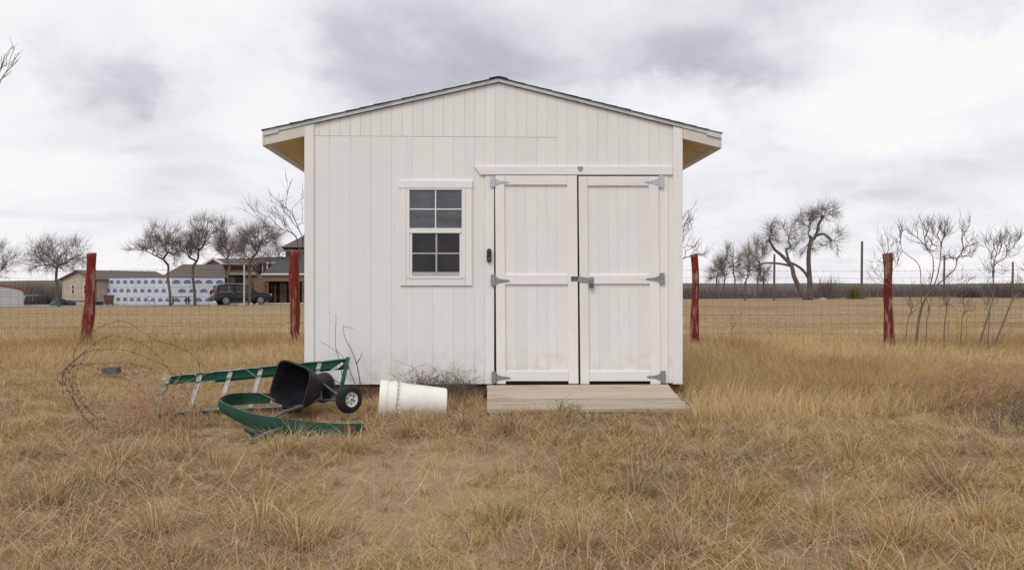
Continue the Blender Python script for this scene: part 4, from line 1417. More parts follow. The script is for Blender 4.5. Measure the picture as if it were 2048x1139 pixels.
M['carglass'] = mat('tinted_car_glass', (.014, .016, .020), (.02, .024, .03), .08, 2, spec=.5)
M['chrome'] = mat('chrome', (.55, .56, .58), None, .2, 2, metal=.8)
M['lampred'] = mat('red_tail_lamp', (.30, .012, .018), (.22, .01, .014), .25, 4, spec=.6)
M['bluetarp'] = mat('blue_tarp', (.05, .14, .26), (.04, .10, .2), .6, 5)
M['blacktarp'] = mat('black_plastic_bag', (.012, .013, .015), (.025, .026, .03), .45, 6, bump=.5)
M['binbrown'] = mat('brown_bin', (.16, .095, .06), (.12, .075, .05), .6, 5)
M['limestone'] = mat('pale_limestone', (.42, .36, .28), (.3, .25, .19), .95, 6, bump=.4)
M['tablewood'] = mat('table_wood', (.24, .18, .12), (.18, .13, .09), .9, 6)

def gquad(mb, pts):
    return mb.add(pts, [tuple(range(len(pts)))])
def gable_house(root, c0, along, across, L, W, zg, zw, zr, m_wall, m_roof, over=.3):
    """c0 near corner; along = unit ridge direction; across = unit gable direction"""
    c0, al, ac = Vector(c0), Vector(along), Vector(across)
    def pt(a, c, z):
        q = c0 + al * a + ac * c
        return (q.x, q.y, z)
    mb = MB()
    mb.add([pt(0, 0, zg), pt(L, 0, zg), pt(L, W, zg), pt(0, W, zg), pt(0, 0, zw), pt(L, 0, zw), pt(L, W, zw), pt(0, W, zw), pt(0, W / 2, zr), pt(L, W / 2, zr)],
           [(0, 1, 5, 4), (3, 2, 6, 7), (0, 4, 8, 7, 3), (1, 5, 9, 6, 2)])
    wall = mb.build('wall', M[m_wall], root)
    s_ = (zr - zw) / (W / 2)
    th = .14
    mb = MB()
    a0, a1 = -over, L + over
    e = -over * s_
    A_ = [pt(a0, -over, zw + e), pt(a0, W / 2, zr), pt(a0, W + over, zw + e)]
    B_ = [pt(a1, -over, zw + e), pt(a1, W / 2, zr), pt(a1, W + over, zw + e)]
    up_ = lambda q: (q[0], q[1], q[2] + th)
    vs_ = A_ + B_ + [up_(q) for q in A_ + B_]
    mb.add(vs_, [(0, 3, 4, 1), (1, 4, 5, 2), (6, 7, 10, 9), (7, 8, 11, 10), (0, 1, 7, 6), (1, 2, 8, 7), (3, 9, 10, 4), (4, 10, 11, 5), (0, 6, 9, 3), (2, 5, 11, 8)])
    mb.build('roof', M[m_roof], root)
    return wall, pt
# tan barn, gable end towards the left
barn = thing('tan_barn', 'long tan barn with brown roof behind the wrapped wall', 'barn', gp(192, 84.5))
C0 = Vector(gp(192, 84.5))
al_, ac_ = Vector((.53, .848, 0)), Vector((-.848, .53, 0))
zg_ = -1.3
def loc(o, c):
    """move mesh data so that it is expressed relative to its thing at c"""
    for ch in o.children_recursive:
        if ch.type == 'MESH' and not ch.get('_l'):
            ch.data.transform(Matrix.Translation(-Vector(c)))
            ch['_l'] = 1
    for ch in o.children_recursive:
        if '_l' in ch:
            del ch['_l']
wall, pt = gable_house(barn, C0, al_, ac_, 8.6, 6.2, zg_, 1.65, 2.52, 'tan', 'roofb')
for c in (1.9, 4.1):
    mb = MB()
    o_ = -.03
    mb.add([pt(o_, c - .28, .15), pt(o_, c + .28, .15), pt(o_, c + .28, 1.15), pt(o_, c - .28, 1.15), pt(.03, c - .28, .15), pt(.03, c + .28, .15), pt(.03, c + .28, 1.15), pt(.03, c - .28, 1.15)],
           [(0, 1, 2, 3), (0, 4, 5, 1), (1, 5, 6, 2), (2, 6, 7, 3), (3, 7, 4, 0)])
    w_ = mb.build('window', M['whitet'], barn)
    for z0, z1 in ((.22, .62), (.68, 1.08)):
        m2 = MB()
        m2.add([pt(o_ - .015, c - .17, z0), pt(o_ - .015, c + .17, z0), pt(o_ - .015, c + .17, z1), pt(o_ - .015, c - .17, z1)], [(0, 1, 2, 3)])
        m2.build('pane', M['darkop'], w_)
mb = MB()
mb.add([pt(-.04, -.04, -.62), pt(-.04, 6.24, -.62), pt(-.04, 6.24, -.54), pt(-.04, -.04, -.54)], [(0, 1, 2, 3)])
mb.build('base_flashing', M['roofd'], barn)
mb = MB()
mb.bar(pt(-.05, -.02, -.7), pt(-.05, -.02, 1.6), .12, .12, (0, 1, 0))
mb.build('corner_trim', M['brownwall'], barn)
loc(barn, C0)

# garage under house wrap
Cw = P(343, 606, 80.5)
W1 = P(204, 606, 86.0)
W2 = P(449, 606, 82.4)
zt_ = HC + (CY - 555.5) / F * 80.5
garage = thing('wrapped_garage', 'unfinished garage covered in white house wrap printed with blue emblems', 'garage', (Cw.x, Cw.y, -1.0))
def vwall(a, c, z0, z1, m, name, par, th=.12):
    a, c = Vector((a.x, a.y, 0)), Vector((c.x, c.y, 0))
    d = (c - a).normalized()
    nb = Vector((-d.y, d.x, 0))
    if nb.y < 0:
        nb = -nb
    mb = MB()
    q = [a, c, c + nb * th, a + nb * th]
    mb.add([(p_.x, p_.y, z0) for p_ in q] + [(p_.x, p_.y, z1) for p_ in q], [(0, 1, 5, 4), (1, 2, 6, 5), (2, 3, 7, 6), (3, 0, 4, 7), (4, 5, 6, 7)])
    return mb.build(name, M[m], par), d, nb
w1, d1, n1_ = vwall(W1, Cw, -1.1, zt_, 'wrap', 'wrapped_wall', garage)
w2, d2, n2_ = vwall(Cw, W2, -1.1, zt_, 'wrap', 'wrapped_wall', garage)
fc = bpy.data.curves.new('print_text', 'FONT')
fc.body = "LOWE'S"
fc.size = .17
fc.align_x = 'CENTER'
fo = bpy.data.objects.new('print_text', fc)
COL.objects.link(fo)
bpy.context.view_layer.update()
tme = bpy.data.meshes.new_from_object(fo.evaluated_get(bpy.context.evaluated_depsgraph_get()))
bpy.data.objects.remove(fo)
tme.materials.clear()
tme.materials.append(M['logotext'])
lm = bpy.data.meshes.new('emblem')
hx = [(-.34, -.17), (.34, -.17), (.34, .06), (.21, .10), (.13, .17), (-.13, .17), (-.21, .10), (-.34, .06)]
lm.from_pydata([(x, y, 0) for x, y in hx], [], [tuple(range(8))])
lm.materials.append(M['logo'])
def logos(wobj, a, c, d, nb, first, step):
    L_ = (Vector((c.x, c.y, 0)) - Vector((a.x, a.y, 0))).length
    rot = Matrix((( d.x, 0, -nb.x), (d.y, 0, -nb.y), (0, 1, 0))).to_4x4()
    for r_, zc in enumerate((zt_ - .37, zt_ - 1.25, zt_ - 2.15)):
        s_ = first + (step / 2 if r_ == 1 else 0)
        while s_ < L_ - .3:
            q = Vector((a.x, a.y, 0)) + d * s_ - nb * .006
            lo_ = bpy.data.objects.new('emblem', lm)
            link(lo_, wobj)
            lo_.matrix_local = Matrix.Translation((q.x, q.y, zc)) @ rot
            tx = bpy.data.objects.new('emblem_text', tme)
            link(tx, wobj)
            q2 = q - nb * .004
            tx.matrix_local = Matrix.Translation((q2.x, q2.y, zc - .085)) @ rot
            s_ += step
logos(w1, W1, Cw, d1, n1_, .5, 1.10)
logos(w2, Cw, W2, d2, n2_, .45, 1.0)
# hip roof over the garage
mb = MB()
e0, e1 = P(318, 555, 81.2), P(452, 555, 82.6)
r0, r1 = P(366, 528, 86.5), P(445, 529, 87)
k0, k1 = P(330, 555, 92), P(460, 555, 92)
for q in (e0, e1, k0, k1):
    q.z = zt_ + .06
mb.add([tuple(e0), tuple(e1), tuple(k1), tuple(k0), tuple(r0), tuple(r1)], [(0, 1, 5, 4), (1, 2, 5), (2, 3, 4, 5), (3, 0, 4), (0, 3, 2, 1)])
mb.build('garage_roof', M['roofb'], garage)
loc_objs = [o_ for o_ in garage.children_recursive if o_.type == 'MESH' and o_.name.startswith(('wrapped_wall', 'garage_roof'))]
# (garage parts are in world coordinates: keep the Empty at the origin so that they stay put)
garage.location = (0, 0, 0)

# main house
HY = 90.0
house = thing('ranch_house', 'two-storey brown ranch house with white trim and dark porch', 'house', (0, 0, 0))
def hbox(name, m, px0, px1, py0, py1, Y, dep, par=house):
    a, c = P(px0, py1, Y), P(px1, py0, Y)
    mb = MB()
    mb.box((a.x, Y, a.z), (c.x, Y + dep, c.z))
    return mb.build(name, M[m], par)
hbox('wall', 'stone', 440, 720, 549, 640, HY + 2.2, 7)
hbox('upper_wall', 'brownwall', 411, 508, 524, 549, HY + .6, 6)
hbox('wall', 'stone', 411, 530, 547.2, 640, HY + .5, 1.6)
hbox('fascia', 'whitet', 446, 510, 527, 530.5, HY - .1, .4)
hbox('fascia', 'whitet', 411, 511, 545.5, 549, HY + .1, .35)
hbox('upper_wall', 'brownwall', 508, 600, 524, 549, HY + 3, 5)
hbox('trim_board', 'whitet', 411, 413, 527, 546, HY + .35, .2)
hbox('trim_board', 'whitet', 437, 439.5, 530, 543, HY + .35, .2)
hbox('trim_board', 'whitet', 502, 504, 530, 545, HY + .35, .2)
hbox('trim_board', 'whitet', 524, 526, 527, 544, HY + 2.7, .2)
hbox('trim_board', 'whitet', 533, 535.5, 524, 538, HY + 2.5, .2)
# small gable on the left end
mb = MB()
g0, g1, ga = P(407, 529, HY + .2), P(447, 529, HY + .2), P(427, 517, HY + .2)
mb.add([tuple(g0), tuple(g1), tuple(ga)] + [(q.x, q.y + 6.5, q.z) for q in (g0, g1, ga)], [(0, 1, 2), (3, 4, 5), (0, 2, 5, 3), (1, 4, 5, 2), (0, 1, 4, 3)])
mb.build('gable', M['brownwall'], house)
for a, c in ((g0, ga), (ga, g1)):
    MB().bar(a + Vector((0, -.1, .05)), c + Vector((0, -.1, .05)), .25, .22, (0, 0, 1)).build('rake_board', M['whitet'], house)
mb = MB()
a, c, d_, e_ = P(430, 528, HY - .2), P(512, 528, HY - .2), P(512, 517, HY + 3), P(428, 516.5, HY + 3)
mb.add([tuple(q) for q in (a, c, d_, e_)] + [(q.x, q.y + .1, q.z - .2) for q in (a, c, d_, e_)], [(0, 1, 2, 3), (0, 1, 5, 4), (1, 2, 6, 5), (2, 3, 7, 6), (3, 0, 4, 7)])
mb.build('roof', M['roofb'], house)
mb = MB()
a, c, d_, e_ = P(430, 547, HY + .05), P(512, 547, HY + .05), P(506, 536, HY + .55), P(446, 541, HY + .55)
mb.add([tuple(q) for q in (a, c, d_, e_)], [(0, 1, 2, 3)])
mb.build('lower_roof', M['roofb'], house)
w_ = hbox('window', 'whitet', 416.5, 430, 528.5, 546, HY + .3, .25)
for y0, y1 in ((531, 536.5), (538, 544)):
    hbox('pane', 'winglass', 419, 427.5, y0, y1, HY + .27, .02, w_)
mb = MB()
a, c, d_, e_ = P(505, 526, HY + 2.4), P(600, 526, HY + 2.4), P(600, 513, HY + 6), P(512, 514, HY + 6)
mb.add([tuple(q) for q in (a, c, d_, e_)], [(0, 1, 2, 3)])
mb.build('roof', M['roofd'], house)
hbox('fascia', 'whitet', 533, 566, 524, 526.5, HY + 2.2, .2)
# porch
mb = MB()
a, c, d_, e_ = P(522, 548.5, HY - 3.5), P(640, 548.5, HY - 3.5), P(640, 520, HY + 2.6), P(556, 520, HY + 2.6)
b2 = P(530, 548.5, HY + 2.6)
mb.add([tuple(q) for q in (a, c, d_, e_, b2)], [(0, 1, 2, 3), (0, 3, 4)])
mb.build('porch_roof', M['roofd'], house)
hbox('porch_fascia', 'whitet', 522, 640, 546.3, 549.5, HY - 3.7, .15)
hbox('porch_beam', 'stone', 524, 640, 549.6, 562, HY - 3.4, .5)
hbox('porch_shade_panel', 'darkop', 500, 640, 562, 640, HY + 2.0, .18)  # dark panel before the stone wall paints in the shade of the porch
for x in (504, 534, 606):
    hbox('porch_post', 'brownwall', x - 2.2, x + 2.2, 562.2, 640, HY - 3.3, .3)
for x0, x1, y0 in ((548, 552, 568), (560, 573, 566), (577, 582, 570)):
    hbox('door_frame', 'stone', x0, x1, y0, 640, HY + 1.9, .08)
hbox('entrance_shade_panel', 'darkop', 469, 488, 549.5, 600, HY + .42, .07)  # dark panel on the solid wall stands in for the unlit entrance
# corner tower with pyramid roof
hbox('tower_wall', 'stone', 571, 680, 498, 524, HY + 5, 6)
hbox('tower_window', 'winglass', 573.5, 582, 504, 511, HY + 4.9, .09)
mb = MB()
a, c = P(561, 500, HY + 4.2), P(690, 500, HY + 4.2)
d_, e_ = P(682, 500, HY + 12), P(569, 500, HY + 12)
a.z = c.z = d_.z = e_.z
tip = P(625, 462, HY + 8)
mb.add([tuple(q) for q in (a, c, d_, e_, tip)], [(0, 1, 4), (1, 2, 4), (2, 3, 4), (3, 0, 4), (0, 3, 2, 1)])
mb.build('tower_roof', M['roofb'], house)
hbox('tower_fascia', 'stone', 562, 690, 499.9, 502.5, HY + 4.3, .1)

# white metal carport with rounded red-trimmed roof, left edge
cp = thing('metal_carport', 'white sheet-metal carport with red roof trim at the far left', 'carport', (0, 0, 0))
CYp = 77.0
aC = math.atan((47 - CX) / F)
cp.location = (P(47, 600, CYp).x, CYp, 0)
cp.rotation_euler = (0, 0, -aC)
sC = math.hypot(cp.location.x, CYp)
cz0 = -1.1
def zat(py):
    return HC - (py - CY) / F * CYp
wC = 6.2
roofp = [(0, zat(584)), (-.15, zat(579)), (-.6, zat(576)), (-wC / 2, zat(566)), (-wC + .6, zat(576)), (-wC + .15, zat(579)), (-wC, zat(584))]
out_ = [(0, cz0)] + roofp + [(-wC, cz0)]
mb = MB()
mb.poly(out_, 0, 6)
mb.build('shell', M['sheetmetal'], cp)
for k in range(6):
    z = zat(606 - 5 * k)
    mb = MB()
    mb.box((-wC + .02, -.03, z - .04), (-.02, -.001, z + .02))
    mb.build('wall_rib', M['sheetmetal'], cp)
mb = MB()
mb.tube([Vector((a, -.04, z + .03)) for a, z in roofp], .07, 6)
mb.build('roof_trim', M['redtrim'], cp)
mb = MB()
mb.box((-4.2, -.07, cz0), (-2.0, -.035, zat(578)))
mb.build('roller_door', M['tan'], cp)

# vehicles
def car(label, pos, ang, name='parked_car', scale=(1, 1, 1)):
    o = thing(name, label, 'car', pos, ang)
    o.scale = scale
    def loft(prof_, wfun, m, nm, bev=.05, par=o):
        n_ = len(prof_)
        vs_ = [(x, -wfun(x, z), z) for x, z in prof_] + [(x, wfun(x, z), z) for x, z in prof_]
        me_ = bpy.data.meshes.new(nm)
        me_.from_pydata(vs_, [], [tuple(range(n_)), tuple(range(n_, 2 * n_))[::-1]] + [(i, n_ + i, n_ + (i + 1) % n_, (i + 1) % n_) for i in range(n_)])
        bm = bmesh.new()
        bm.from_mesh(me_)
        bmesh.ops.recalc_face_normals(bm, faces=bm.faces)
        if bev:
            bmesh.ops.bevel(bm, geom=list(bm.edges), offset=bev, segments=2, affect='EDGES', profile=.6)
        bm.to_mesh(me_)
        bm.free()
        me_.polygons.foreach_set('use_smooth', [True] * len(me_.polygons))
        me_.set_sharp_from_angle(angle=R(40))
        me_.materials.append(M[m])
        q = bpy.data.objects.new(nm, me_)
        link(q, par)
        return q
    body = [(.06, .42), (0, .62), (.03, 1.08), (.10, 1.17), (2.5, 1.20), (4.15, 1.19), (5.25, 1.10), (5.58, .98), (5.68, .70), (5.62, .38)]
    loft(body, lambda x, z: 1.0 - (.06 if z > 1.0 else 0) - max(0, x - 5.2) * .25, 'carblack', 'body', .06)
    gh = [(.10, 1.15), (.30, 1.80), (.62, 1.90), (2.95, 1.90), (3.35, 1.83), (4.22, 1.17)]
    wg = lambda x, z: .95 - max(0, z - 1.15) * .22
    loft(gh, wg, 'carblack', 'cabin', .05)
    for s_ in (-1, 1):
        for win_ in ([(.42, 1.24), (.55, 1.72), (1.30, 1.74), (1.30, 1.24)], [(1.40, 1.24), (1.40, 1.74), (2.30, 1.75), (2.30, 1.24)], [(2.40, 1.24), (2.40, 1.75), (3.15, 1.74), (3.80, 1.30), (3.82, 1.24)]):
            mb_ = MB()
            f_ = [(x, s_ * (wg(x, z) + .012), z) for x, z in win_]
            b_ = [(x, s_ * (wg(x, z) - .02), z) for x, z in win_]
            n_ = len(win_)
            mb_.add(f_ + b_, [tuple(range(n_))] + [(i, n_ + i, n_ + (i + 1) % n_, (i + 1) % n_) for i in range(n_)])
            mb_.build('side_window', M['carglass'], o)
        MB().tube([(.40, s_ * (wg(0, 1.22) + .016), 1.215), (3.85, s_ * (wg(0, 1.22) + .016), 1.215)], .018, 5).build('window_trim', M['chrome'], o)
        MB().tube([(1.35, s_ * .955, 1.22), (1.35, s_ * .835, 1.76)], .02, 5).build('window_trim', M['chrome'], o)
        MB().tube([(.6, s_ * .70, 1.95), (3.0, s_ * .70, 1.95)], .022, 5).build('roof_rail', M['chrome'], o)
        mb_ = MB()
        mb_.box((.005, s_ * .99 - .12 * (s_ > 0) , .98), (.20, s_ * .99 + .12 * (s_ < 0), 1.32))
        q = mb_.build('tail_lamp', M['lampred'], o)
        q.scale = (1, 1.012, 1)
        q.location = (-.03, 0, 0)
        mb_ = MB()
        mb_.box((5.42, s_ * .90 - .15 * (s_ > 0), .86), (5.66, s_ * .90 + .15 * (s_ < 0), 1.02))
        mb_.build('headlight', M['chrome'], o)
        mb_ = MB()
        mb_.box((3.70, s_ * 1.0 - .02, 1.18), (3.86, s_ * 1.0 + .2 * s_, 1.36))
        mb_.build('mirror', M['carblack'], o)
        for k in (1.62, 2.62):
            mb_ = MB()
            mb_.box((k, s_ * 1.0 - .02, 1.02), (k + .2, s_ * 1.0 + .02, 1.055))
            mb_.build('door_handle', M['chrome'], o)
        for x in (1.05, 4.45):
            MB().lathe([(0, .47), (.012, .47)], (x, s_ * 1.002, .44), (0, s_, 0), 28).build('wheel_arch', M['tyre'], o)
            w_ = MB().lathe([(-.26, .30), (-.25, .38), (0, .40), (.03, .385), (.035, .30)], (x, s_ * 1.0, .40), (0, s_, 0), 28).build('wheel', M['tyre'], o, 'auto')
            MB().lathe([(.036, .285), (.045, .285), (.046, .25), (.02, .24)], (x, s_ * 1.0, .40), (0, s_, 0), 28, False).build('wheel_rim', M['chrome'], w_)
            mb_ = MB()
            for k in range(6):
                t_ = k * math.pi / 3
                mb_.bar((x, s_ * 1.040, .40), (x + .26 * math.cos(t_), s_ * 1.040, .40 + .26 * math.sin(t_)), .055, .02, (0, 1, 0))
            mb_.build('spokes', M['chrome'], w_)
    mb_ = MB()
    q = [(.125, 1.22), (.285, 1.74)]
    mb_.add([(q[0][0] - .02, -.75, q[0][1]), (q[0][0] - .02, .75, q[0][1]), (q[1][0] - .02, .66, q[1][1]), (q[1][0] - .02, -.66, q[1][1]),
             (q[0][0] + .05, -.75, q[0][1]), (q[0][0] + .05, .75, q[0][1]), (q[1][0] + .05, .66, q[1][1]), (q[1][0] + .05, -.66, q[1][1])],
            [(0, 1, 2, 3), (0, 1, 5, 4), (1, 2, 6, 5), (2, 3, 7, 6), (3, 0, 4, 7)])
    mb_.build('rear_window', M['carglass'], o)
    mb_ = MB()
    mb_.box((-.012, -.26, .88), (.04, .26, 1.02))
    mb_.build('licence_plate', M['whitet'], o)
    mb_ = MB()
    mb_.box((-.06, -.96, .42), (.12, .96, .66))
    mb_.build('rear_bumper', M['carblack'], o)
    return o
pc = gp(425, 75.0)
car('long black off-road car parked before the far house', pc, R(33), scale=(.91, 1, 1))
p2 = gp(44, 104)
car('small dark car half hidden behind the white carport', (p2[0], p2[1], -2.05), R(48), scale=(.72, .85, .95))

# clutter in front of the garage
def lump(name, label, cat, px, Y, w, d, h, m, seed, group=None):
    b_ = gp(px, Y)
    r_ = random.Random(seed)
    me_ = bpy.data.meshes.new(name)
    bm = bmesh.new()
    bmesh.ops.create_icosphere(bm, subdivisions=2, radius=1)
    for v in bm.verts:
        k = 1 + r_.uniform(-.18, .18)
        v.co = Vector((v.co.x * w / 2 * k, v.co.y * d / 2 * k, max(-.1, v.co.z * h * k)))
    bm.to_mesh(me_)
    bm.free()
    me_.materials.append(M[m])
    o = bpy.data.objects.new(name, me_)
    link(o)
    o.location = b_
    tag(o, label, cat, group)
    return o
lump('tarp_heap', 'crumpled blue tarp at the left end of the black heap', 'tarp', 108, 79, .9, .8, .45, 'bluetarp', 1)
lump('rubbish_heap', 'black plastic heap beside the blue tarp under the bare tree', 'heap', 122, 79.3, 1.2, 1, .7, 'blacktarp', 2)
lump('rubbish_heap', 'long low black plastic bundle left of the tan barn door', 'heap', 140, 79.5, 1.1, .8, .55, 'blacktarp', 3)
lump('rubbish_heap', 'tall black bag in the middle of the heap under the bare tree', 'heap', 112, 79.9, .7, .7, .85, 'blacktarp', 4)
for i, (px, w, lab) in enumerate(((234, .5, 'flat pale rock right of the brown bin'), (247, .4, 'small pale rock beside the wrapped wall'), (428, .5, 'pale rock just behind the black car'), (483, .45, 'pale rock by the foot of the white pole'), (503, .4, 'pale rock at the foot of the broad bare tree'), (514, .35, 'pale rock in front of the black car door'))):
    lump('rock', lab, 'rock', px, 73.2 if px > 400 else 79, w, .4, .2, 'limestone', 20 + i, 'pale rocks in the far yard')
lump('rock', 'low pale stone at the far side of the field below the twisted oak', 'rock', 1647, 74, .9, .5, .2, 'limestone', 41)
bn_ = thing('wheelie_bin', 'brown wheeled rubbish bin before the wrapped wall', 'bin', gp(218, 79))
mb = MB()
mb.add([(x * .26, y * .30, 0.08) for x, y in ((-1, -1), (1, -1), (1, 1), (-1, 1))] + [(x * .33, y * .37, .9) for x, y in ((-1, -1), (1, -1), (1, 1), (-1, 1))],
       [(0, 1, 5, 4), (1, 2, 6, 5), (2, 3, 7, 6), (3, 0, 4, 7), (0, 3, 2, 1), (4, 5, 6, 7)])
mb.build('bin_body', M['binbrown'], bn_)
mb = MB()
mb.box((-.36, -.40, .905), (.36, .40, .98))
mb.build('bin_lid', M['binbrown'], bn_)
for s_ in (-1, 1):
    MB().lathe([(-.03, .1), (.03, .1)], (s_ * .28, .3, .1), (1, 0, 0), 14).build('bin_wheel', M['tyre'], bn_)
bx = thing('storage_box', 'dark plastic storage box left of the brown bin', 'box', gp(198, 80))
mb = MB()
mb.box((-.3, -.25, 0), (.3, .25, .28))
mb.build('box_body', M['blacktarp'], bx)
mb = MB()
mb.box((-.32, -.27, .282), (.32, .27, .34))
mb.build('box_lid', M['blacktarp'], bx)
tb = thing('work_table', 'wooden work table in front of the wrapped wall', 'table', gp(359, 78))
mb = MB()
mb.box((-.85, -.4, .72), (.85, .4, .80))
mb.build('table_top', M['tablewood'], tb)
for x in (-.75, .75):
    for y in (-.32, .32):
        mb = MB()
        mb.box((x - .05, y - .05, -.02), (x + .05, y + .05, .718))
        mb.build('leg', M['darkop'], tb)
ch_ = thing('lawn_chair', 'small garden chair in front of the wrapped wall', 'chair', gp(304, 78.5), .4)
mb = MB()
mb.box((-.28, -.25, .38), (.28, .25, .43))
mb.build('seat', M['tablewood'], ch_)
mb = MB()
mb.obox((-.32, 0, .68), (.05, 0, .26), (0, .25, 0), (-.02, 0, .004))
mb.build('backrest', M['steel'], ch_)
for x in (-.25, .25):
    for y in (-.22, .22):
        MB().tube([(x * .8, y, .38), (x * 1.3, y, -.02)], .022, 5).build('leg', M['steel'], ch_)
pl_ = MB()
g_ = gp(488.5, 73.0)
pl_.lathe([(-.1, .075), (3.55, .07), (3.6, .03)], g_, (0, 0, 1), 10)
po = pl_.build('white_pole', M['galvpaint'], None, 'auto')
tag(po, 'slim white pole standing in front of the black car', 'pole')
# dark pipe posts beyond the field
for px, top, w, lab in ((1490, 563, 4.5, 'short dark post in front of the thicket beyond the field'), (1548, 508, 4.5, 'dark pole left of the twisted oak'),
                        (1723, 482, 5.0, 'tallest dark pole standing alone right of the twisted oak'), (1888, 512, 4.0, 'dark pole seen through the many-stemmed sapling'),
                        (2025, 523, 4.0, 'dark pole near the right edge of the picture')):
    Y = 74.0
    g_ = gp(px, Y)
    zt2 = P(px, top, Y).z - g_[2]
    r_ = w / F * Y / 2
    mb = MB()
    mb.lathe([(-.2, r_ * 1.1), (zt2 * .5, r_), (zt2 - .04, r_ * .92), (zt2, r_ * .6)], (0, 0, 0), (.01, 0, 1), 8)
    o = mb.build('utility_pole', M['bark'], None, 'auto')
    o.location = g_
    tag(o, lab, 'pole', 'dark poles beyond the field')

# ------------------------------------------------------------------ far woods and hill
M['hillm'] = mat('wooded_hillside', (.085, .072, .062), (.125, .105, .088), 1, .12, (1, 1, 3), c3=(.075, .078, .055), s3=.06)
hxs = np.linspace(-420, 420, 120)
hv, hf = [], []
for x in hxs:
    top = 1.2 + 1.1 * (fnoise(x, 0, .02, 2, 3) - .5) + .9 * sstep(-40, -110, x)
    hv += [(x, 205, -9), (x, 225, float(top) - 1.2), (x, 262, float(top) + .4), (x, 330, -9)]
for i in range(len(hxs) - 1):
    for k in range(3):
        hf.append((i * 4 + k, i * 4 + 4 + k, i * 4 + 5 + k, i * 4 + 1 + k))
hl = MB().add(hv, hf).build('hill', M['hillm'], None, True)
tag(hl, 'low wooded rise along the horizon', 'hill', kind='structure')

def attr_mesh(name, V, Fc, Cc, m, tri=True):
    me_ = bpy.data.meshes.new(name)
    nv, nf = len(V), len(Fc)
    me_.vertices.add(nv)
    me_.vertices.foreach_set('co', V.astype(np.float32).ravel())
    me_.loops.add(nf * 3)
    me_.loops.foreach_set('vertex_index', Fc.astype(np.int32).ravel())
    me_.polygons.add(nf)
    me_.polygons.foreach_set('loop_start', np.arange(0, nf * 3, 3, dtype=np.int32))
    me_.polygons.foreach_set('loop_total', np.full(nf, 3, np.int32))
    at = me_.attributes.new('Col', 'FLOAT_COLOR', 'POINT')
    C4 = np.concatenate([Cc, np.ones((nv, 1))], 1).astype(np.float32)
    at.data.foreach_set('color', C4.ravel())
    me_.update(calc_edges=True)
    me_.materials.append(m)
    o = bpy.data.objects.new(name, me_)
    link(o)
    return o
def attr_mat(name, transl=.25, rough=.85):
    m = bpy.data.materials.new(name)
    m.use_nodes = True
    t_ = m.node_tree
    b_ = t_.nodes['Principled BSDF']
    b_.inputs['Roughness'].default_value = rough
    b_.inputs['Specular IOR Level'].default_value = .12
    a_ = t_.nodes.new('ShaderNodeAttribute')
    a_.attribute_name = 'Col'
    t_.links.new(a_.outputs['Color'], b_.inputs['Base Color'])
    if transl:
        tr = t_.nodes.new('ShaderNodeBsdfTranslucent')
        t_.links.new(a_.outputs['Color'], tr.inputs['Color'])
        mx_ = t_.nodes.new('ShaderNodeMixShader')
        mx_.inputs[0].default_value = transl
        t_.links.new(b_.outputs[0], mx_.inputs[1])
        t_.links.new(tr.outputs[0], mx_.inputs[2])
        t_.links.new(mx_.outputs[0], t_.nodes['Material Output'].inputs[0])
    return m
def blades(x, y, L, W, az, th0, kap, col, z=None, twist=None):
    """two-segment tapering blades; returns V,F,C"""
    n_ = len(x)
    z = gz(x, y) - .006 if z is None else z
    hx_, hy_ = np.cos(az), np.sin(az)
    tw = rng.uniform(-1.2, 1.2, n_) if twist is None else twist
    sx, sy = -np.sin(az + tw), np.cos(az + tw)
    def step(th):
        return np.stack([hx_ * np.sin(th), hy_ * np.sin(th), np.cos(th)], 1)
    p0 = np.stack([x, y, z], 1)
    p1 = p0 + step(th0 + kap * .2) * (L * .45)[:, None]
    p2 = p1 + step(np.minimum(th0 + kap, 2.2)) * (L * .55)[:, None]
    s_ = np.stack([sx, sy, np.zeros(n_)], 1)
    V = np.empty((n_, 5, 3))
    w0, w1 = (W * .5)[:, None], (W * .42)[:, None]
    V[:, 0] = p0 - s_ * w0
    V[:, 1] = p0 + s_ * w0
    V[:, 2] = p1 + s_ * w1
    V[:, 3] = p1 - s_ * w1
    V[:, 4] = p2
    base_ = (np.arange(n_) * 5)[:, None]
    Fc = np.concatenate([base_ + np.array([0, 1, 2]), base_ + np.array([0, 2, 3]), base_ + np.array([3, 2, 4])], 0)
    return V.reshape(-1, 3), Fc, np.repeat(col, 5, 0)
# woods: thin upright twig fans
nW = 1500
wx = rng.uniform(-150, 150, nW)
wy = rng.uniform(125, 200, nW)
per = 26
bx_ = np.repeat(wx, per) + rng.normal(0, 1.3, nW * per)
by_ = np.repeat(wy, per) + rng.normal(0, .8, nW * per)
hh = np.repeat(rng.uniform(.75, 1.08, nW), per) * rng.uniform(.5, 1.0, nW * per)
topz = 1.3 + 1.0 * sstep(-30, -90, bx_) + .9 * (fnoise(bx_, by_, .05, 3, 2) - .5)
hgt = (topz - gz(bx_, by_)) * hh
cw_ = np.array([.115, .096, .083]) * rng.uniform(.7, 1.35, (nW * per, 1)) * np.array([1, 1, 1])
cw_[np.repeat(rng.random(nW) < .07, per)] *= np.array([.75, 1.0, .6])
V, Fc, Cc = blades(bx_, by_, hgt, rng.uniform(.10, .28, nW * per), rng.uniform(0, 6.28, nW * per), rng.uniform(0, .25, nW * per), rng.uniform(0, .3, nW * per), cw_, twist=np.full(nW * per, 0.0) + rng.uniform(-.6, .6, nW * per))
tag(attr_mesh('far_woods', V, Fc, Cc, attr_mat('far_wood_twigs', 0)), 'grey-brown leafless woods massed along the horizon', 'woods', kind='stuff')
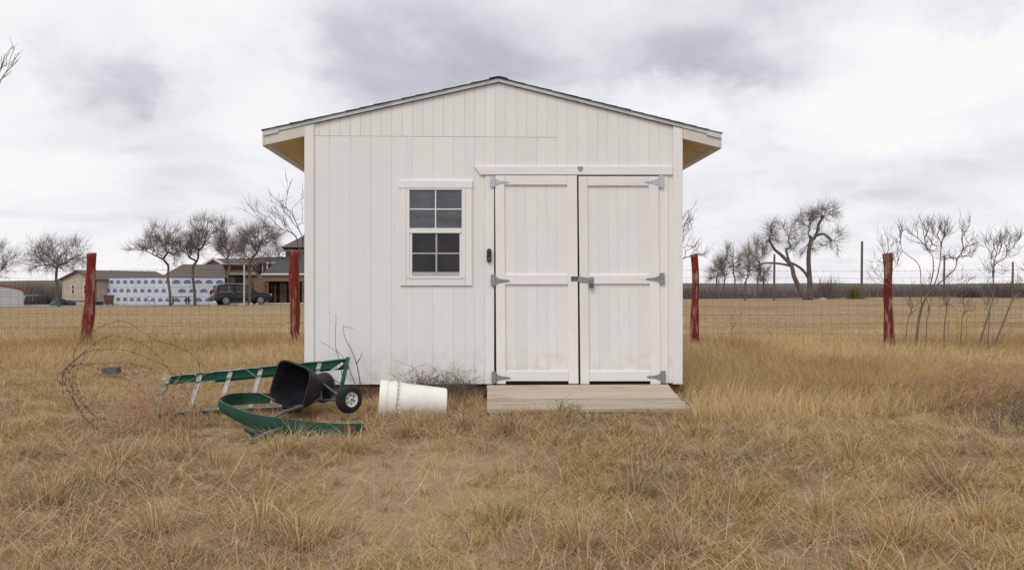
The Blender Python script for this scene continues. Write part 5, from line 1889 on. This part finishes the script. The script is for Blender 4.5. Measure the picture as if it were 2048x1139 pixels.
def far_bush(label, px, Y, w, h, col, seed, n_=240):
    r_ = np.random.default_rng(seed)
    g_ = gp(px, Y)
    az = r_.uniform(0, 6.28, n_)
    x = g_[0] + r_.normal(0, w * .25, n_)
    y = g_[1] + r_.normal(0, w * .2, n_)
    c = np.array(col) * r_.uniform(.7, 1.3, (n_, 1))
    V, Fc, Cc = blades(x, y, h * r_.uniform(.5, 1.05, n_), np.full(n_, .05), az, r_.uniform(0, .5, n_), r_.uniform(0, .4, n_), c)
    o = attr_mesh('bush', V, Fc, Cc, FB)
    tag(o, label, 'bush', 'bushes beyond the field')
FB = attr_mat('far_bush_twigs', 0)
far_bush('olive green bush at the foot of the tallest dark pole', 1712, 78, 1.8, 1.5, (.14, .135, .05), 1)
far_bush('thin grey bush right of the twisted oak', 1655, 80, 2.6, 2.7, (.17, .145, .125), 2, 160)
far_bush('dark bush between barn and small dark car', 95, 90, 2.4, 1.6, (.075, .07, .05), 3)
far_bush('grey brush at the right edge beyond the field', 2010, 78, 3.6, 1.9, (.12, .105, .09), 4, 300)
far_bush('dark low brush right of the many-stemmed sapling', 1935, 79, 2.4, 1.1, (.07, .065, .05), 5)

# ------------------------------------------------------------------ grass
GM = attr_mat('dry_grass_blade', .30)
PAL = np.array([[.81, .625, .365], [.72, .525, .27], [.74, .485, .195], [.49, .38, .26], [.40, .25, .125], [.29, .26, .095], [.63, .47, .265]])
def pick(n_, w):
    w = np.asarray(w, float)
    if w.ndim == 1:
        i = rng.choice(len(PAL), n_, p=w / w.sum())
    else:
        cs = np.cumsum(w / w.sum(1, keepdims=True), 1)
        i = (rng.random((n_, 1)) > cs).sum(1).clip(0, len(PAL) - 1)
    return PAL[i] * rng.uniform(.72, 1.25, (n_, 1)) * .82
def tolocal(x, y):
    dx, dy = x - SX0, y - SD
    return dx * eX.x + dy * eX.y, dx * eY.x + dy * eY.y
def keep(x, y, m=0.0):
    u, v = tolocal(x, y)
    inside = (u > UL - m) & (u < UR + m) & (v > .0) & (v < DEPTH + m)
    ramp_ = (u > ul - .015) & (u < ur + .015) & (v > -.035 - run - .01) & (v < .02)
    return ~(inside | ramp_)
def bare(x, y):
    """0..1 worn ground between the camera and the ramp"""
    a = np.exp(-(((x + .42 - .05 * (y - 4.2)) / .55) ** 2 + ((y - 4.35) / .75) ** 2))
    c = .75 * np.exp(-(((x + .25) / .8) ** 2 + ((y - 5.3) / .6) ** 2))
    d = .5 * np.exp(-(((x + .1) / .9) ** 2 + ((y - 3.2) / .6) ** 2))
    return np.clip(1.15 * a + c + d, 0, .95) * sstep(.12, .55, fnoise(x, y, 2.8, 21, 3))
def sample(n_, y0, y1, e, wid=.72, mx=.8):
    """positions with density falling off as y**-e inside the view wedge"""
    a = 2 - e
    u_ = rng.random(n_)
    y = (y0 ** a + u_ * (y1 ** a - y0 ** a)) ** (1 / a)
    x = (rng.random(n_) * 2 - 1) * (wid * y + mx)
    k = keep(x, y)
    return x[k], y[k]
parts = []
def low(x, y):
    """trodden, shorter grass where the junk was dragged about"""
    r = np.ones(len(x))
    for px, Y, rx, ry, k in ((600, 5.95, .62, .28, .55), (520, 5.75, .28, .3, .65), (450, 6.3, .3, .3, .5), (215, 9.2, .5, .8, .5), (580, 6.4, .5, .3, .6), (210, 6.5, .45, .6, .4)):
        cx = (px - CX) / F * Y
        r = r - k * np.exp(-(((x - cx) / rx) ** 2 + ((y - Y) / ry) ** 2))
    return r.clip(.35, 1)
def emit(x, y, L, *a, **k):
    parts.append(blades(x, y, L * low(x, y), *a, **k))
def weights(x, y):
    g = fnoise(x, y, 1.1, 31, 3)
    w = np.empty((len(x), 7))
    green = .03 + .26 * sstep(.50, .72, g) * (1 - sstep(7, 10, y))
    gold = .10 + .55 * sstep(.48, .66, fnoise(x, y, .8, 41, 2)) * sstep(1.0, 2.4, x) + .12 * sstep(8, 11, y)
    brn = .16 + .25 * sstep(.5, .7, fnoise(x, y, 1.7, 51, 2))
    w[:, 0] = .20 + .25 * sstep(8, 11, y)
    w[:, 1] = .26
    w[:, 2] = gold
    w[:, 3] = .20
    w[:, 4] = brn
    w[:, 5] = green
    w[:, 6] = .26
    return w
# matted thatch
x, y = sample(400000, 2.5, 15.5, 1.55)
k = (rng.random(len(x)) > bare(x, y) * .84) & (rng.random(len(x)) < .22 + 1.9 * sstep(.28, .68, fnoise(x, y, 2.3, 151, 3)))
x, y = x[k], y[k]
n_ = len(x)
hs = .55 + .9 * fnoise(x, y, 1.6, 61, 3)
fld = 6.28 * 2 * fnoise(x, y, .7, 71, 2)
az = np.where(rng.random(n_) < .55, fld + rng.normal(0, .7, n_), rng.uniform(0, 6.28, n_))
emit(x, y, rng.uniform(.035, .12, n_) * hs * (1 + .035 * y), rng.uniform(.0018, .0036, n_) * (.75 + .07 * y), az, rng.uniform(.6, 1.5, n_), rng.uniform(0, .9, n_), pick(n_, weights(x, y)))
# long broken straws lying about
x, y = sample(42000, 2.5, 12, 1.6)
k = rng.random(len(x)) > bare(x, y) * .25
x, y = x[k], y[k]
n_ = len(x)
emit(x, y, rng.uniform(.10, .34, n_), rng.uniform(.0014, .0028, n_) * (.75 + .07 * y), rng.uniform(0, 6.28, n_), rng.uniform(1.05, 1.6, n_), rng.uniform(-.5, .3, n_), pick(n_, [.5, .3, .1, .2, .15, 0, .2]), z=gz(x, y) + rng.uniform(0, .05, n_))
# bunch grass tufts
def tufts(tx, ty, nb, L, spread, th, w=None, wd=(.0024, .0042), kap=(.5, 1.5)):
    nt = len(tx)
    i = np.repeat(np.arange(nt), nb)
    n_ = len(i)
    L_ = np.asarray(L)[i] if np.ndim(L) else np.full(n_, L)
    r_ = np.abs(rng.normal(0, 1, n_)) * spread * L_
    az = rng.uniform(0, 6.28, n_)
    x, y = tx[i] + r_ * np.cos(az), ty[i] + r_ * np.sin(az)
    lay = (6.28 * 2 * fnoise(tx, ty, .7, 71, 2))[i]
    az = az + .35 * np.sin(lay - az)
    ww = weights(tx, ty)
    ww = ww ** 1.6
    ww[:, 5] *= rng.uniform(0, 2.4, nt)
    k = keep(x, y)
    c = pick(n_, ww[i] if w is None else w)
    emit(x[k], y[k], (L_ * rng.uniform(.5, 1.15, n_))[k], (rng.uniform(*wd, n_) * (.75 + .07 * y))[k], az[k], (rng.uniform(.02, th, n_))[k], (rng.uniform(*kap, n_))[k], c[k])
tx, ty = sample(5600, 2.5, 15, 1.45)
k = rng.random(len(tx)) > bare(tx, ty) * .97
k &= rng.random(len(tx)) < (.25 + 1.1 * fnoise(tx, ty, .9, 81, 3))
tx, ty = tx[k], ty[k]
tufts(tx, ty, 34, rng.uniform(.07, .20, len(tx)) * (.7 + .7 * fnoise(tx, ty, .6, 91, 2)), .16, 1.15, kap=(.6, 1.8))
# big individual clumps where the photograph has them
big = [(1160, 1095), (600, 1085), (520, 1065), (1270, 990), (310, 1075), (1000, 1040), (1480, 1000), (1640, 1040), (1900, 990), (560, 905), (840, 850), (930, 850), (1020, 860), (1400, 870), (1700, 930), (430, 930), (200, 960), (100, 1000), (1800, 1100), (1350, 1100), (700, 900), (1560, 900), (380, 905), (530, 880), (1960, 1060), (60, 900), (1250, 860), (240, 920), (820, 870), (1120, 840), (640, 880), (590, 900)]
bx2 = np.array([(a - CX) / F * (HC * F / (c - CY)) for a, c in big])
by2 = np.array([HC * F / (c - CY) for a, c in big])
tufts(bx2, by2, 260, rng.uniform(.22, .36, len(big)), .17, 1.05, kap=(.6, 1.7))
# grass growing round the junk
jx = np.array([(a - CX) / F * Y for a, Y in [(470, 6.0), (500, 5.9), (540, 5.85), (600, 5.85), (640, 5.85), (680, 5.85), (700, 5.9), (650, 6.5), (680, 6.5), (630, 6.4), (770, 6.75), (800, 6.8), (840, 6.8), (880, 6.85), (450, 6.1), (430, 6.3), (740, 6.6), (620, 6.5), (960, 7.3), (940, 7.0), (395, 6.5), (360, 6.6), (350, 6.8), (390, 6.85), (430, 6.9), (470, 7.0), (510, 7.1), (545, 6.95)]])
jy = np.array([6.0, 5.9, 5.85, 5.85, 5.85, 5.85, 5.9, 6.5, 6.5, 6.4, 6.75, 6.8, 6.8, 6.85, 6.1, 6.3, 6.6, 6.5, 7.3, 7.0, 6.5, 6.6, 6.8, 6.85, 6.9, 7.0, 7.1, 6.95])
tufts(jx, jy, 42, rng.uniform(.12, .20, len(jx)), .25, .8, w=[.3, .3, .25, .05, .06, .14, .2])
# tall blond grass: right of the shed, round the shed's foot, and along the fence
def tall(n_, xf, yf, L0, L1, w):
    x, y = xf(n_), yf(n_)
    k = keep(x, y) & (rng.random(n_) < (.15 + 1.35 * fnoise(x, y, 1.3, 101, 3)))
    x, y = x[k], y[k]
    n_ = len(x)
    hs = .55 + .9 * fnoise(x, y, .9, 111, 2)
    fld = 6.28 * 1.5 * fnoise(x, y, .35, 121, 2)
    emit(x, y, rng.uniform(L0, L1, n_) * hs, rng.uniform(.0022, .0038, n_) * (.75 + .07 * y), fld + rng.normal(0, .9, n_), rng.uniform(.05, .85, n_), rng.uniform(.1, 1.3, n_), pick(n_, w))
wt_ = [.42, .34, .30, .06, .06, .02, .22]
U_ = rng.uniform
def wedge(y0, y1, x0f, x1f):
    st = {}
    def yf(n_):
        st['y'] = (U_(0, 1, n_) * (y1 ** .5 - y0 ** .5) + y0 ** .5) ** 2
        return st['y']
    return yf, st
def tall_wedge(n_, y0, y1, px0, px1, L0, L1, w=wt_):
    y = U_(y0, y1, n_)
    a0 = px0(y) if callable(px0) else px0
    x = ((a0 + (px1 - a0) * U_(0, 1, n_)) - CX) / F * y
    tall(n_, lambda q: x, lambda q: y, L0, L1, w)
tall_wedge(46000, 7.4, 14.5, lambda y: 1345 + 0 * y, 2180, .16, .34)
tall_wedge(26000, 6.6, 8.6, lambda y: 1385 + 0 * y, 2180, .10, .26)
tall_wedge(24000, 10.5, 15.2, lambda y: -140 + 0 * y, 680, .10, .26)
tall_wedge(10000, 8.0, 10.5, lambda y: -140 + 0 * y, 620, .06, .16)
tall_wedge(9000, 7.45, 7.98, lambda y: 735 + 0 * y, 968, .07, .2)
tall_wedge(6000, 7.3, 7.95, lambda y: 610 + 0 * y, 735, .05, .13)
tall_wedge(9000, 13.6, 14.5, lambda y: -140 + 0 * y, 2180, .25, .5)
# sparse grass out in the field
tall_wedge(16000, 14.5, 18, lambda y: -140 + 0 * y, 2180, .08, .2)
tall_wedge(16000, 17, 24, lambda y: -140 + 0 * y, 2180, .05, .13)
x, y = sample(70000, 15, 40, 1.5, .72, 1)
n_ = len(x)
emit(x, y, rng.uniform(.03, .10, n_) * (.4 + fnoise(x, y, .35, 131, 3)), rng.uniform(.005, .010, n_) * (y / 18), rng.uniform(0, 6.28, n_), rng.uniform(.1, 1.1, n_), rng.uniform(0, .8, n_), pick(n_, [.1, .4, .15, .05, .03, .01, .4]))
off, VV, FF, CC = 0, [], [], []
for V, Fc, Cc in parts:
    VV.append(V)
    FF.append(Fc + off)
    CC.append(Cc)
    off += len(V)
gr = attr_mesh('grass', np.concatenate(VV), np.concatenate(FF), np.concatenate(CC), GM)
tag(gr, 'dry straw-coloured grass matted over the whole yard', 'grass', kind='stuff')
print('grass tris', len(gr.data.polygons))
